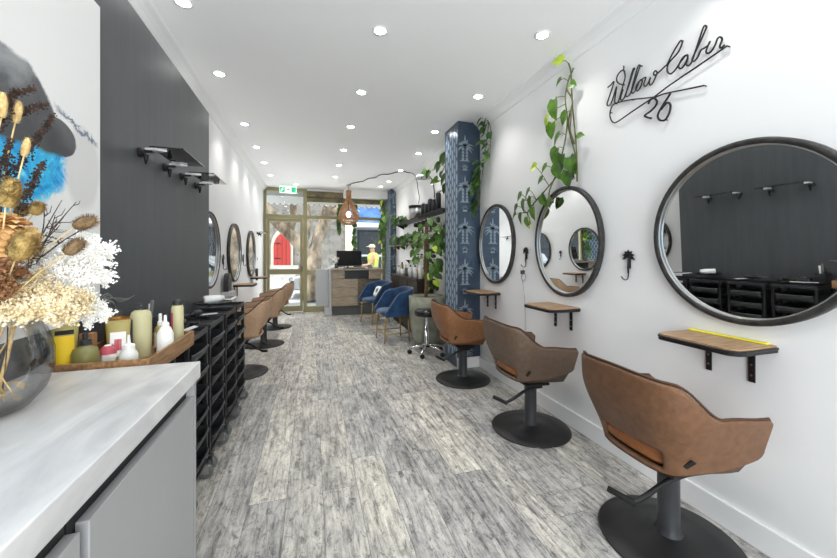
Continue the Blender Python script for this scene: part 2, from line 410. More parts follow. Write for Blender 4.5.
skirting('trim_3', XR - .016, XR, 3.94, 7.58)

# wallpapered piers, palms printed on them
def palm(mb, P, cx, cz, s):
    """one palm motif; P(u, w) maps pier-face coordinates to space"""
    def poly(pts):
        mb.add([P(a, b) for a, b in pts], [tuple(range(len(pts)))])
    for dx in (-.018, .018):                                   # split trunk
        for k in range(4):
            z0 = cz - .16 + k * .036
            poly([(cx + (dx - .011) * s, z0 * 1), (cx + (dx + .011) * s, z0), (cx + (dx + .008) * s, z0 + .03), (cx + (dx - .008) * s, z0 + .03)])
    poly([(cx - .045 * s, cz - .172), (cx + .045 * s, cz - .172), (cx + .035 * s, cz - .160), (cx - .035 * s, cz - .160)])
    for k in range(11):                                        # arching fronds
        a = radians(-10 + k * 20); d = Vector((cos(a), sin(a))); L = (.070 + .012 * ((k * 7) % 3)) * s
        c = [Vector((cx, cz)) + d * L * f + Vector((0, -.050 * s * f * f * abs(cos(a)) ** .7)) for f in (0, .35, .7, 1)]
        n = [Vector((-d.y, d.x)) * w_ * s for w_ in (.003, .0075, .0065, .001)]
        for q in range(3): poly([tuple(c[q] - n[q]), tuple(c[q + 1] - n[q + 1]), tuple(c[q + 1] + n[q + 1]), tuple(c[q] + n[q])])
    for k in range(5):                                         # small base tuft between two palms
        a = radians(20 + k * 35); d = Vector((cos(a), sin(a))) * .035 * s; n = Vector((-d.y, d.x)) * .25
        c = Vector((cx, cz - .245))
        poly([tuple(c - n), tuple(c + d), tuple(c + n)])
    poly([(cx - .022 * s, cz - .275), (cx + .022 * s, cz - .275), (cx + .015 * s, cz - .245), (cx - .015 * s, cz - .245)])
def pier(name, x0, y0, y1, phase):
    mb = MB().box(x0, XR, y0, y1, 0, H); mb.cur = 1; e = .0012; w = XR - x0
    col = 0; u = x0 + .085
    while u < XR - .03:
        z = .1 + (.23 if col % 2 else 0) + phase
        while z < H - .02:
            cz = min(z, H - .1)
            palm(mb, lambda a, b: (min(max(a, x0), XR - .001), y0 - e, min(max(b, .13), H - .002)), u, cz, 1.35); z += .46
        u += .165; col += 1
    mb.cur = 2; col = 0; u = y0 + .035                         # upright ovals on the return face, paled to put its sheen into colour
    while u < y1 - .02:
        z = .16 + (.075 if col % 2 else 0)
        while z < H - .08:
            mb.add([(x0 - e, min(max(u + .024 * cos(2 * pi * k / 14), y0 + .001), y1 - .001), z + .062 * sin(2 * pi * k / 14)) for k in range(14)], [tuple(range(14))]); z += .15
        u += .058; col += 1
    return struct(obj(name, mb, [M['wallpaper'], M['silver_print'], M['sheen_oval_print']]))
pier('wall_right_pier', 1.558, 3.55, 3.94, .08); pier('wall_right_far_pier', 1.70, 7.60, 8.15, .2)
struct(obj('baseboard_right_pier', MB().box(1.546, XR - .016, 3.538, 3.55, 0, .118), M['trim_white']))

# shopfront: olive aluminium frame, door, fixed lights
ol = M['olive_metal']
def bars(name, boxes, mat, bev=.004): return struct(obj(name, _bx(boxes), mat, bevel=bev))
def _bx(boxes):
    mb = MB()
    for b in boxes: mb.box(*b)
    return mb
Y0, Y1 = YF - .05, YF + .05
bars('trim_4', [(XL, -.925, Y0, Y1, 0, H)], ol); bars('trim_5', [(-.165, -.085, Y0, Y1, 0, H)], ol); bars('trim_6', [(1.62, 1.70, Y0, Y1, 0, H)], ol)
bars('trim_7', [(-.925, -.165, Y0, Y1, 2.675, H)], ol); bars('trim_8', [(-.925, -.165, Y0, Y1, 2.085, 2.16)], ol)
bars('trim_9', [(-.085, 1.62, Y0, Y1, 2.09, 2.16)], ol); bars('trim_10', [(-.085, 1.62, Y0, Y1, .83, .93)], ol)
bars('trim_11', [(-.085, 1.62, Y0, Y1, 0, .12)], ol); bars('trim_12', [(-.085, 1.62, Y0, Y1, 2.47, 2.57)], M['olive_dark'])
bars('trim_13', [(-.085, .70, Y0 - .05, Y1, 2.57, 2.70)], M['olive_dark']); bars('trim_14', [(.70, 1.70, Y0 - .25, Y1, 2.57, H)], M['white_wall'])
bars('trim_15', [(-.085, .70, Y0, Y1, 2.70, H)], M['white_wall'])
def pane(name, x0, x1, z0, z1, y=YF): return struct(obj(name, MB().box(x0, x1, y - .003, y + .003, z0, z1), M['window_glass']))
pane('window_1', -.925, -.165, 2.16, 2.675); pane('window_2', -.085, 1.62, .93, 2.09); pane('window_3', -.085, 1.62, 2.16, 2.47); pane('window_4', -.085, 1.62, .12, .83)
d1 = bpy.data.objects.new('door_1', None); COL.objects.link(d1); d1.location = (-.545, YF, .01); d1['kind'] = 'structure'
obj('door_frame', _bx([(-.915, -.86, Y0 + .02, Y1 - .02, .02, 2.075), (-.23, -.175, Y0 + .02, Y1 - .02, .02, 2.075), (-.86, -.23, Y0 + .02, Y1 - .02, 2.005, 2.075),
     (-.86, -.23, Y0 + .02, Y1 - .02, .845, .96), (-.86, -.23, Y0 + .02, Y1 - .02, .02, .14)]), ol, d1, bevel=.003)
obj('glass_pane', MB().box(-.86, -.23, YF - .003, YF + .003, .96, 2.005), M['window_glass'], d1)
obj('glass_pane', MB().box(-.86, -.23, YF - .003, YF + .003, .14, .845), M['window_glass'], d1)
obj('door_handle', MB().tube([(-.25, YF - .03, .99), (-.25, YF - .075, .99), (-.25, YF - .075, 1.06), (-.25, YF - .03, 1.06)], .01), M['steel'], d1, smooth=True)
obj('lock', MB().box(-.225, -.18, Y0 - .005, Y0 + .02, .9, 1.03), M['olive_dark'], d1, bevel=.003)

# exit sign
t = thing('exit_sign', 'green and white emergency exit sign hanging over the shop door', 'sign', (-.47, 7.95, 2.60))
obj('sign_box', MB().box(-.64, -.30, 7.94, 7.965, 2.60, 2.745), M['white_sign'], t, bevel=.004)
for gx in (-.63, -.405): obj('green_panel', MB().box(gx, gx + .095, 7.938, 7.94, 2.615, 2.73), M['green_sign'], t)
s = MB()   # running figure and arrow in white and green
s.box(-.60, -.575, 7.936, 7.938, 2.655, 2.69); s.ell((-.575, 7.937, 2.705), .011, .001, .011); s.box(-.58, -.553, 7.936, 7.938, 2.672, 2.68); s.box(-.612, -.595, 7.936, 7.938, 2.632, 2.66)
obj('figure', s, M['white_sign'], t)
s = MB().box(-.51, -.46, 7.937, 7.94, 2.665, 2.68); s.prism([(-.46, 2.645), (-.43, 2.6725), (-.46, 2.70)], 7.937, 7.94, 'xz'); obj('arrow', s, M['greyish'], t)

# ------------------------------------------------------------------ downlights
LW = 11
def lamp(name, loc, power, size=radians(118), blend=.85, col=(1, .965, .93), rad=.035):
    L = bpy.data.lights.new(name, 'SPOT'); L.energy = power; L.spot_size = size; L.spot_blend = blend; L.color = col; L.shadow_soft_size = rad
    o = bpy.data.objects.new(name, L); COL.objects.link(o); o.location = loc; return o
t = thing('downlight', '', 'ceiling light', (0, 0, 0), 'recessed downlights')
obj('trim_ring', MB().lathe([(.038, -.004), (.052, -.004), (.055, 0), (.036, .0), (.036, -.002)], n=28), M['trim_white'], t, smooth=True)
obj('lens', MB().lathe([(.0, -.003), (.038, -.003), (.038, -.001)], n=28), M['lamp_lens'], t, smooth=True)
rows = [('left', -.72, [-.45, .42, 1.35, 2.37, 3.21, 4.35, 5.22, 6.05, 6.95]), ('middle', .44, [-.5, .45, 1.36, 2.28, 3.19, 4.08, 5.0, 5.85, 6.75]), ('right', 1.50, [-.6, .25, 1.1, 2.0, 2.95, 3.94, 4.84, 5.9, 6.85])]
ORD = ['nearest', 'second', 'third', 'fourth', 'fifth', 'sixth', 'seventh', 'eighth', 'ninth']
first = True
for rn, x, ys in rows:
    vis = [y for y in ys if y > (1.9 if rn != 'right' else 1.5)]
    for y in ys:
        if rn == 'right' and y > 3.5 and y < 4.0: xx = 1.43
        else: xx = x
        if y in vis:
            o = t if first else copy_tree(t)
            first = False
            i = vis.index(y)
            w = ORD[i] if i == 0 else ORD[i] + ' from the camera'
            o['label'] = 'round lit ceiling downlight, %s in the %s row' % (w, rn) if i else 'round lit ceiling downlight, nearest the camera in the %s row' % rn
            o.location = (xx, y, H - .0005)
        lamp('downlight_lamp', (xx, y, H - .02), LW)
for (x, y, lb) in [(-.30, 7.72, 'round lit ceiling downlight just behind the green exit sign'), (1.44, 7.4, 'round lit ceiling downlight above the far wallpapered pier by the shop window')]:
    o = copy_tree(t); o['label'] = lb; o.location = (x, y, H - .0005); lamp('downlight_lamp', (x, y, H - .02), LW)

# ------------------------------------------------------------------ round mirrors
def make_mirror():
    t = thing('round_mirror', '', 'mirror', (0, 0, 0), 'round black framed salon mirrors')
    obj('frame', MB().lathe([(.374, .012), (.374, .030), (.378, .036), (.394, .036), (.400, .030), (.400, .001), (.374, .001)], (0, 0, .405), 72, 'y', True), M['frame_black'], t, smooth=True, bevel=0)
    obj('inner_rim', MB().lathe([(.3745, .014), (.3745, .030), (.371, .030), (.369, .026), (.371, .014)], (0, 0, .405), 72, 'y', True), M['steel'], t, smooth=True)
    obj('mirror_glass', MB().lathe([(0, .0125), (.3742, .0125), (.3742, .004)], (0, 0, .405), 72, 'y'), M['mirror'], t)
    return t
mir = make_mirror()
RZ_R, RZ_L = radians(90), radians(-90)
for i, (x, y, z, rz, lb) in enumerate([
    (XR, 1.03, 1.35, RZ_R, 'large round black framed mirror nearest the camera, under the black wire sign'),
    (XR, 2.135, 1.348, RZ_R, 'round black framed mirror with a trailing vine behind its top, middle of the right wall'),
    (XR, 3.18, 1.365, RZ_R, 'round black framed mirror right beside the blue palm pier'),
    (XL, 3.90, 1.325, RZ_L, 'round black framed mirror half hidden by the charcoal panelling'),
    (XL, 5.10, 1.31, RZ_L, 'round black framed mirror in the middle of the white left wall'),
    (XL, 6.42, 1.305, RZ_L, 'round black framed mirror on the left wall closest to the shop door')]):
    o = mir if i == 0 else copy_tree(mir)
    o['label'] = lb; place(o, (x, y, z - .405), rz)
    if i < 2:                       # hung leaning slightly forward and towards the door
        o.location.x -= .007; o.rotation_euler = (radians(-1.6 if i == 0 else -.8), 0, rz - radians(.7))
    if i > 2: o.scale = (.96, 1, .96)
    if i in (1, 2): o.scale = (.88, 1, 1.02)      # these two hang a little narrower than tall

# ------------------------------------------------------------------ wall shelves under the mirrors
def shelf_outline(w, d, r=.05):
    pts = [(w, 0), (w, d - r)] + [(w - r + r * cos(a), d - r + r * sin(a)) for a in [pi / 2 * k / 6 for k in range(1, 7)]]
    pts += [(-w + r + r * cos(a), d - r + r * sin(a)) for a in [pi / 2 + pi / 2 * k / 6 for k in range(0, 7)]] + [(-w, 0)]
    return pts
def make_shelf():
    t = thing('wall_shelf', '', 'shelf', (0, 0, 0), 'small bracketed shelves under the mirrors')
    obj('board', MB().prism(shelf_outline(.168, .245), .161, .178), M['wood_shelf'], t)
    obj('edge_band', MB().prism(shelf_outline(.172, .250), .150, .1612), M['black_metal'], t)
    rim = [Vector((a, b, .166)) for a, b in shelf_outline(.1705, .2475)]
    obj('edge_trim', MB().tube(rim, .0062, 6), M['black_metal'], t, smooth=True)
    for x in (-.085, .085):
        b = MB().box(x - .012, x + .012, .0005, .006, 0, .150); b.box(x - .012, x + .012, .006, .19, .144, .150)
        br = obj('bracket', b, M['black_metal'], t)
        sc = MB()
        for z in (.03, .075): sc.lathe([(0, .009), (.004, .009), (.0045, .006)], (x, 0, z), 10, 'y')
        obj('screw', sc, M['steel'], br)
    return t
shf = make_shelf()
for i, (x, y, z, rz, lb) in enumerate([
    (XR, 1.095, .703, RZ_R, 'wooden bracketed shelf with a yellow strip along the wall, under the nearest mirror'),
    (XR, 2.19, .703, RZ_R, 'wooden bracketed shelf under the middle right mirror, behind the grey-brown chair'),
    (XR, 3.28, .703, RZ_R, 'wooden bracketed shelf under the mirror beside the palm pier'),
    (XL, 5.25, .69, RZ_L, 'wooden bracketed shelf under the middle mirror on the left wall'),
    (XL, 6.60, .71, RZ_L, 'wooden bracketed shelf under the mirror nearest the shop door')]):
    o = shf if i == 0 else copy_tree(shf)
    o['label'] = lb; place(o, (x, y, z), rz)
tag(obj('yellow_strip', MB().box(XR - .030, XR - .006, .945, 1.26, .8815, .8885), M['yellow_edge'], bevel=.002), 'bright yellow strip lying at the back of the nearest wall shelf', 'strip')

# ------------------------------------------------------------------ glass shelves with clamp brackets
def make_glass_shelf():
    t = thing('glass_shelf', '', 'shelf', (0, 0, 0), 'glass shelves on chrome clamps')
    obj('glass_sheet', MB().box(-.18, .18, .055, .20, .078, .084), M['shelf_glass'], t, bevel=.001)
    for x in (-.15, .15):
        b = MB().lathe([(0, .001), (.024, .001), (.024, .012), (.016, .016), (.016, .026), (0, .028)], (x, 0, .055), 16, 'y')
        b.box(x - .010, x + .010, .004, .060, .058, .067)
        cl = obj('clamp', b, M['black_metal'], t)
        a = MB().prism([(x - .017, .03), (x + .017, .03), (x + .016, .09), (x, .12), (x - .016, .09)], .067, .0778); obj('clamp_cap', a, M['clamp_steel'], cl, bevel=.002)
        h = MB().lathe([(0, 0), (.004, .0), (.010, .03), (.012, .045), (0, .05)], (x, .03, 0), 12); obj('peg', h, M['black_gloss'], cl, smooth=True)
    return t
gs = make_glass_shelf()
for i, (x, y, z, lb) in enumerate([(XD, 2.19, 1.705, 'glass shelf on black clamps, nearer one on the charcoal panelling'),
                                   (XD, 2.76, 1.712, 'glass shelf on black clamps on the charcoal panelling, at its far end'),
                                   (XL, 7.34, 1.63, 'glass shelf on the white left wall beside the shop door frame')]):
    o = gs if i == 0 else copy_tree(gs)
    o['label'] = lb; place(o, (x, y, z), RZ_L)

# ------------------------------------------------------------------ wire sign
W_ = [(1.761,2.328),(1.738,2.332),(1.713,2.343),(1.729,2.304),(1.758,2.245),(1.767,2.223),(1.758,2.209),(1.738,2.213),(1.714,2.258),(1.694,2.302),(1.705,2.238),(1.707,2.211),(1.696,2.196),(1.677,2.21),(1.659,2.256),(1.646,2.292),(1.633,2.328),(1.637,2.364),(1.65,2.381),(1.673,2.378),(1.691,2.36),(1.691,2.333),(1.668,2.305),(1.637,2.286)]
DOT = [(1.648,2.381),(1.641,2.387),(1.643,2.403)]
ILL = [(1.646,2.264),(1.664,2.22),(1.657,2.202),(1.641,2.206),(1.628,2.227),(1.598,2.288),(1.577,2.337),(1.568,2.346),(1.578,2.351),(1.602,2.29),(1.624,2.233),(1.628,2.216),(1.615,2.206),(1.594,2.219),(1.561,2.285),(1.536,2.338),(1.532,2.347),(1.543,2.354),(1.556,2.327),(1.581,2.258),(1.588,2.224),(1.58,2.209),(1.561,2.219),(1.54,2.257),(1.524,2.264),(1.52,2.247),(1.532,2.22),(1.55,2.21),(1.56,2.229),(1.548,2.253),(1.524,2.263),(1.497,2.262),(1.509,2.231),(1.501,2.213),(1.482,2.222),(1.469,2.248),(1.476,2.223),(1.469,2.205),(1.452,2.214),(1.436,2.241),(1.43,2.255),(1.441,2.271),(1.45,2.26),(1.441,2.247),(1.412,2.255)]
CAB = [(1.412,2.255),(1.387,2.266),(1.373,2.272),(1.349,2.307),(1.317,2.344),(1.302,2.355),(1.295,2.339),(1.317,2.301),(1.357,2.279),(1.373,2.255),(1.369,2.225),(1.353,2.211),(1.329,2.22),(1.305,2.244),(1.275,2.266),(1.268,2.25),(1.286,2.218),(1.305,2.212),(1.313,2.232),(1.294,2.261),(1.274,2.265),(1.268,2.247),(1.275,2.22),(1.264,2.206),(1.249,2.217),(1.228,2.27),(1.2,2.343),(1.19,2.36),(1.181,2.349),(1.19,2.329),(1.221,2.273),(1.246,2.231),(1.239,2.215),(1.221,2.225),(1.207,2.25),(1.19,2.253),(1.173,2.257),(1.166,2.271),(1.173,2.257),(1.183,2.233),(1.176,2.219),(1.16,2.22),(1.144,2.24),(1.133,2.265),(1.121,2.264),(1.115,2.248),(1.124,2.225),(1.12,2.213),(1.104,2.218)]
UND = [(1.095,2.208),(1.207,2.184),(1.357,2.154),(1.442,2.131),(1.493,2.121),(1.59,2.102),(1.677,2.083),(1.714,2.085),(1.738,2.117),(1.743,2.159),(1.724,2.195),(1.686,2.199),(1.59,2.176),(1.448,2.129),(1.39,2.121),(1.279,2.094),(1.193,2.073)]
TWO = [(1.482,2.104),(1.47,2.122),(1.448,2.122),(1.43,2.097),(1.441,2.074),(1.47,2.058),(1.505,2.047),(1.463,2.017)]
SIX = [(1.356,2.108),(1.372,2.09),(1.402,2.057),(1.426,2.02),(1.414,1.989),(1.384,1.98),(1.361,2.011),(1.356,2.049),(1.375,2.066),(1.408,2.042)]
t = thing('wire_sign', 'black bent wire wall sign with cursive lettering and the number 26', 'sign', (XR, 1.43, 1.97))
def rod(pts, r, n=4): return MB().tube(catmull([(XR - .018, a, b) for a, b in pts], n), r, 6)
w = rod(W_, .0042); w.tube(catmull([(XR - .018, a, b) for a, b in DOT], 3), .004, 6); w.tube(catmull([(XR - .018, a, b) for a, b in ILL], 4), .0042, 6); w.tube(catmull([(XR - .018, a, b) for a, b in CAB], 4), .0042, 6)
obj('lettering', w, M['black_metal'], t, smooth=True)
obj('underline_loop', rod(UND, .0042, 8), M['black_metal'], t, smooth=True)
n2 = rod(TWO, .0056); n2.tube(catmull([(XR - .018, a, b) for a, b in SIX], 4), .0056, 6); obj('number', n2, M['black_metal'], t, smooth=True)
pn = MB()
for a, b in [(1.743, 2.159), (1.59, 2.176), (1.448, 2.129), (1.193, 2.073), (1.302, 2.355), (1.19, 2.36), (1.532, 2.347), (1.65, 2.381), (1.505, 2.047), (1.384, 1.98), (1.095, 2.208)]: pn.tube([(XR - .018, a, b), (XR, a, b)], .003, 6)
obj('standoff_pin', pn, M['black_metal'], t)

# ------------------------------------------------------------------ palm hooks
def make_hook():
    t = thing('palm_hook', '', 'hook', (0, 0, 0), 'small black palm tree wall hooks')
    m = MB().tube([(0, .012, .0), (.0, .014, .035), (.0, .012, .10)], [.0045, .006, .005], 8)
    obj('trunk', m, M['black_metal'], t, smooth=True)
    f = MB()
    for a in (-20, 18, 55, 90, 125, 162, 200):
        d = Vector((cos(radians(a)), 0, sin(radians(a)))); n = Vector((-d.z, 0, d.x))
        c = Vector((0, .012, .105)); L = .045
        pts = [c + n * .004, c + d * L * .5 + n * .011 + Vector((0, .006, 0)), c + d * L + Vector((0, .002, -.008)), c + d * L * .5 - n * .011 + Vector((0, .006, 0)), c - n * .004]
        b = [p - Vector((0, .005, 0)) for p in pts]
        f.add(pts + b, [(0, 1, 2, 3, 4), (9, 8, 7, 6, 5), (0, 5, 6, 1), (1, 6, 7, 2), (2, 7, 8, 3), (3, 8, 9, 4)])
    obj('fronds', f, M['black_metal'], t)
    h = MB().tube(catmull([(0, .010, .03), (0, .012, -.01), (0, .018, -.032), (.004, .034, -.038), (.01, .048, -.026), (.012, .052, -.016)], 5), .0035, 8)
    obj('hook', h, M['black_metal'], t, smooth=True)
    obj('back_plate', MB().box(-.008, .008, .0005, .012, .03, .09), M['black_metal'], t)
    return t
hk = make_hook()
for i, (x, y, z, rz, lb) in enumerate([(XR, 1.615, 1.145, RZ_R, 'black palm tree hook on the right wall between the two nearest mirrors'),
    (XR, 2.655, 1.19, RZ_R, 'black palm tree hook on the right wall holding a coiled white cord'),
    (XL, 4.50, 1.13, RZ_L, 'black palm tree hook on the left wall after the first mirror'),
    (XL, 5.74, 1.14, RZ_L, 'black palm tree hook on the left wall between the middle and last mirrors')]):
    o = hk if i == 0 else copy_tree(hk)
    o['label'] = lb; place(o, (x, y, z), rz)
# cord hanging on the second hook
pts = []
for k in range(40):
    a = k / 40 * 2 * pi * 2.4
    pts.append((XR - .035 - .004 * cos(a * 1.3), 2.655 + .030 * sin(a), 1.10 - .045 * (1 - cos(a)) * (.8 + .1 * sin(a * .4))))
pts = [(XR - .04, 2.655, 1.155)] + pts + [(XR - .03, 2.66, .95), (XR - .025, 2.645, .75), (XR - .02, 2.66, .45), (XR - .02, 2.68, .25), (XR - .06, 2.60, .03), (XR - .16, 2.48, .006), (XR - .30, 2.42, .006), (XR - .36, 2.5, .006)]
c = thing('power_cord', 'thin grey cord looped on the palm hook and dropping to the floor', 'cord', (XR - .04, 2.65, .0))
obj('cable', MB().tube(catmull(pts, 4), .0028, 6), plain('grey_cord', rgb(140, 140, 142), .5), c, smooth=True)
obj('plug', MB().box(XR - .06, XR - .03, 2.64, 2.67, 1.09, 1.125), M['black_plastic'], c, bevel=.004)
floor_cord = MB().tube(catmull([(1.17, 1.86, .004), (1.20, 1.893, .004), (1.338, 1.925, .004), (1.477, 1.905, .004), (1.558, 1.85, .004), (1.60, 1.74, .004)], 6), .0016, 6)
tag(obj('floor_cord', floor_cord, M['grey_panel'], smooth=True), 'thin pale cord curling on the floor before the second chair base', 'cord')

# ------------------------------------------------------------------ salon chairs
def chair_plan():
    pts = [(.268, .205), (.277, .12), (.282, .02), (.280, -.08), (.270, -.175), (.236, -.252), (.15, -.296), (0, -.308)]
    full = pts + [(-a, b) for a, b in pts[-2::-1]]
    return catmull([(a, b, 0) for a, b in full], 8)
PLAN = chair_plan()
def plan_at(u):
    f = u * (len(PLAN) - 1); i = min(int(f), len(PLAN) - 2); return PLAN[i].lerp(PLAN[i + 1], f - i)
def top_z(u):
    s = abs(u - .5) * 2          # 0 at the back centre, 1 at the arm tips
    z = .795 - .012 * sm(0, .3, s)
    z = z + (.650 - z) * sm(.27, .60, s)
    z -= .024 * sm(.62, .95, s)
    z -= .028 * sm(.95, 1.0, s)
    return z
def bot_z(u):
    s = abs(u - .5) * 2
    return .402 + .012 * sm(.2, .5, s) + .050 * sm(.6, 1, s) + .022 * sm(.94, 1.0, s)
def chair_surf(u, v):
    p = plan_at(u); s = abs(u - .5) * 2
    zt, zb = top_z(u), bot_z(u)
    z = zb + (zt - zb) * v
    hgt = (z - .402) / .395
    k = .72 + .28 * sm(-.05, .75, hgt) + .035 * max(0, hgt - .7)
    kx = k + (1 - k) * .55 * sm(.55, 1, s); ky = k if p.y < 0 else 1 - .12 * (1 - v)
    return (p.x * kx, p.y * ky, z)
def make_chair(mi, swivel):
    t = thing('salon_chair', '', 'chair', (0, 0, 0), 'tan leather salon chairs on round black bases')
    nu, nv = 56, 16
    sh = MB().grid(chair_surf, nu, nv, skip=lambda i, j: 1 <= j <= 3 and abs((i + .5) / nu - .5) * 2 < .215)
    shell = obj('backrest', sh, M['leather'][mi], t, smooth=True, solid=.030, soff=1, sub=1)
    rim = [Vector(chair_surf(i / 80, 1)) for i in range(81)]
    rim = [Vector((p.x * .965, p.y * .965, p.z + .004)) for p in rim]
    rim += [Vector((p.x * .965, p.y * .975, p.z)) for p in (Vector(chair_surf(1, 1 - k / 6)) for k in range(1, 7))]
    rim = [Vector((p.x * .965, p.y * .975, p.z)) for p in (Vector(chair_surf(0, k / 6)) for k in range(0, 6))] + rim
    obj('piping', MB().tube(rim, .0048, 6), M['piping'], shell, smooth=True)
    tg = MB(); cx, cy = -.205, -.175
    p = Vector(chair_surf(.30, .20)); n = Vector((p.x, p.y, -.10)).normalized(); e = Vector((-n.y, n.x, 0)).normalized(); up = n.cross(e)
    if up.z < 0: up = -up
    q = p + n * .0035; d1_ = (e * .55 + up * .8).normalized(); d2_ = n.cross(d1_)
    tg.add([q - d1_ * .022 - d2_ * .009, q + d1_ * .022 - d2_ * .009, q + d1_ * .022 + d2_ * .009, q - d1_ * .022 + d2_ * .009] +
           [q + n * .003 - d1_ * .022 - d2_ * .009, q + n * .003 + d1_ * .022 - d2_ * .009, q + n * .003 + d1_ * .022 + d2_ * .009, q + n * .003 - d1_ * .022 + d2_ * .009],
           [(0, 1, 2, 3), (4, 5, 6, 7), (0, 1, 5, 4), (1, 2, 6, 5), (2, 3, 7, 6), (3, 0, 4, 7)])
    obj('fabric_tag', tg, M['tag_black'], shell)
    # seat pan closing the shell from below
    ring = [Vector(chair_surf(i / nu, 0)) for i in range(nu + 1)]
    front = [Vector((ring[-1].x + (ring[0].x - ring[-1].x) * k / 10, ring[0].y + .02 * sin(pi * k / 10), ring[0].z - .02 * sin(pi * k / 10))) for k in range(1, 10)]
    loop = ring + front; pan = MB(); vs = []; L = len(loop); fs = []
    for q, (k, dz) in enumerate([(1.0, .006), (.93, -.004), (.75, -.012), (.4, -.016), (.02, -.016)]):
        vs += [(p.x * k, (p.y - .01) * k + .01, p.z * (k > .9) + (.398 if k <= .9 else 0) + dz) for p in loop]
    for q in range(4):
        for i in range(L): fs.append((q * L + i, q * L + (i + 1) % L, (q + 1) * L + (i + 1) % L, (q + 1) * L + i))
    pan.add(vs, fs); obj('seat_pan', pan, M['leather'][mi], t, smooth=True)
    def cush(a, b):
        th = a * 2 * pi; ph = (b - .5) * pi
        sx = abs(cos(th)) ** .6 * (1 if cos(th) >= 0 else -1); sy = abs(sin(th)) ** .6 * (1 if sin(th) >= 0 else -1)
        r = abs(cos(ph)) ** .45
        return (.205 * sx * r, .205 * sy * r - .01, .455 + .045 * sin(ph))
    obj('seat', MB().grid(cush, 40, 12, cu=True), M['seat_leather'], t, smooth=True)
    def pad(a, b):
        u = .5 + (a - .5) * .42; p = Vector(chair_surf(u, .36 + .58 * b)); bulge = sin(pi * a) ** .5 * sin(pi * b) ** .5
        return (p.x * (.93 - .05 * bulge), p.y * (.95 - .18 * bulge), p.z)
    obj('back_cushion', MB().grid(pad, 18, 12), M['seat_leather'], t, smooth=True, solid=.012, soff=0)
    base = obj('base', MB().lathe([(0, .0), (.272, 0), (.276, .004), (.272, .010), (.18, .022), (.07, .032), (.058, .040), (0, .040)], n=56), M['black_metal'], t, smooth=True)
    col = MB().lathe([(.056, .036), (.050, .050), (.043, .058), (.042, .30), (.046, .315), (.046, .332), (.030, .336), (.030, .352)], n=28); obj('column', col, M['black_plastic'], t, smooth=True)
    pl = MB().box(-.1, .1, -.09, .09, .336, .352); obj('mounting_plate', pl, M['black_metal'], t, bevel=.004)
    lv = MB().tube(catmull([(.045, .06, .310), (.052, .0, .310), (.048, -.08, .292), (.034, -.16, .242), (.022, -.212, .216)], 6), [.011] * 25, 8)
    lever = obj('pump_lever', lv, M['black_metal'], t, smooth=True)
    obj('pedal', MB().tube([(.03, -.208, .213), (-.06, -.265, .230)], .013, 10), M['rubber'], lever, smooth=True)
    # the shell, its seat and their trim turn on the column
    R = Matrix.Rotation(swivel, 4, 'Z')
    return t
def set_mat(t, mi):
    for ch in t.children:
        if ch.name.startswith(('backrest', 'seat_pan')):
            ch.data = ch.data.copy(); ch.data.materials[0] = M['leather'][mi]
cproto = make_chair(0, 0)
# local +Y is the way the sitter faces; right-hand chairs face the wall (+X)
for i, (x, y, rz, mi, lb) in enumerate([
    (1.505, 1.135, radians(-93), 0, 'brown leather salon chair nearest the camera, facing the largest mirror'),
    (1.525, 2.17, radians(-92), 1, 'greyish brown leather salon chair second from the camera on the right'),
    (1.475, 3.235, radians(-94), 2, 'orange tan leather salon chair in front of the blue palm pier'),
    (-.72, 4.10, radians(90), 3, 'pale tan salon chair right behind the black trolleys on the left'),
    (-.64, 5.34, radians(88), 3, 'pale tan salon chair second from the shop door on the left'),
    (-.60, 6.55, radians(84), 3, 'pale tan salon chair on the left closest to the shop door')]):
    o = cproto if i == 0 else copy_tree(cproto)
    if mi: set_mat(o, mi)
    o['label'] = lb; place(o, (x, y, .0005), rz)

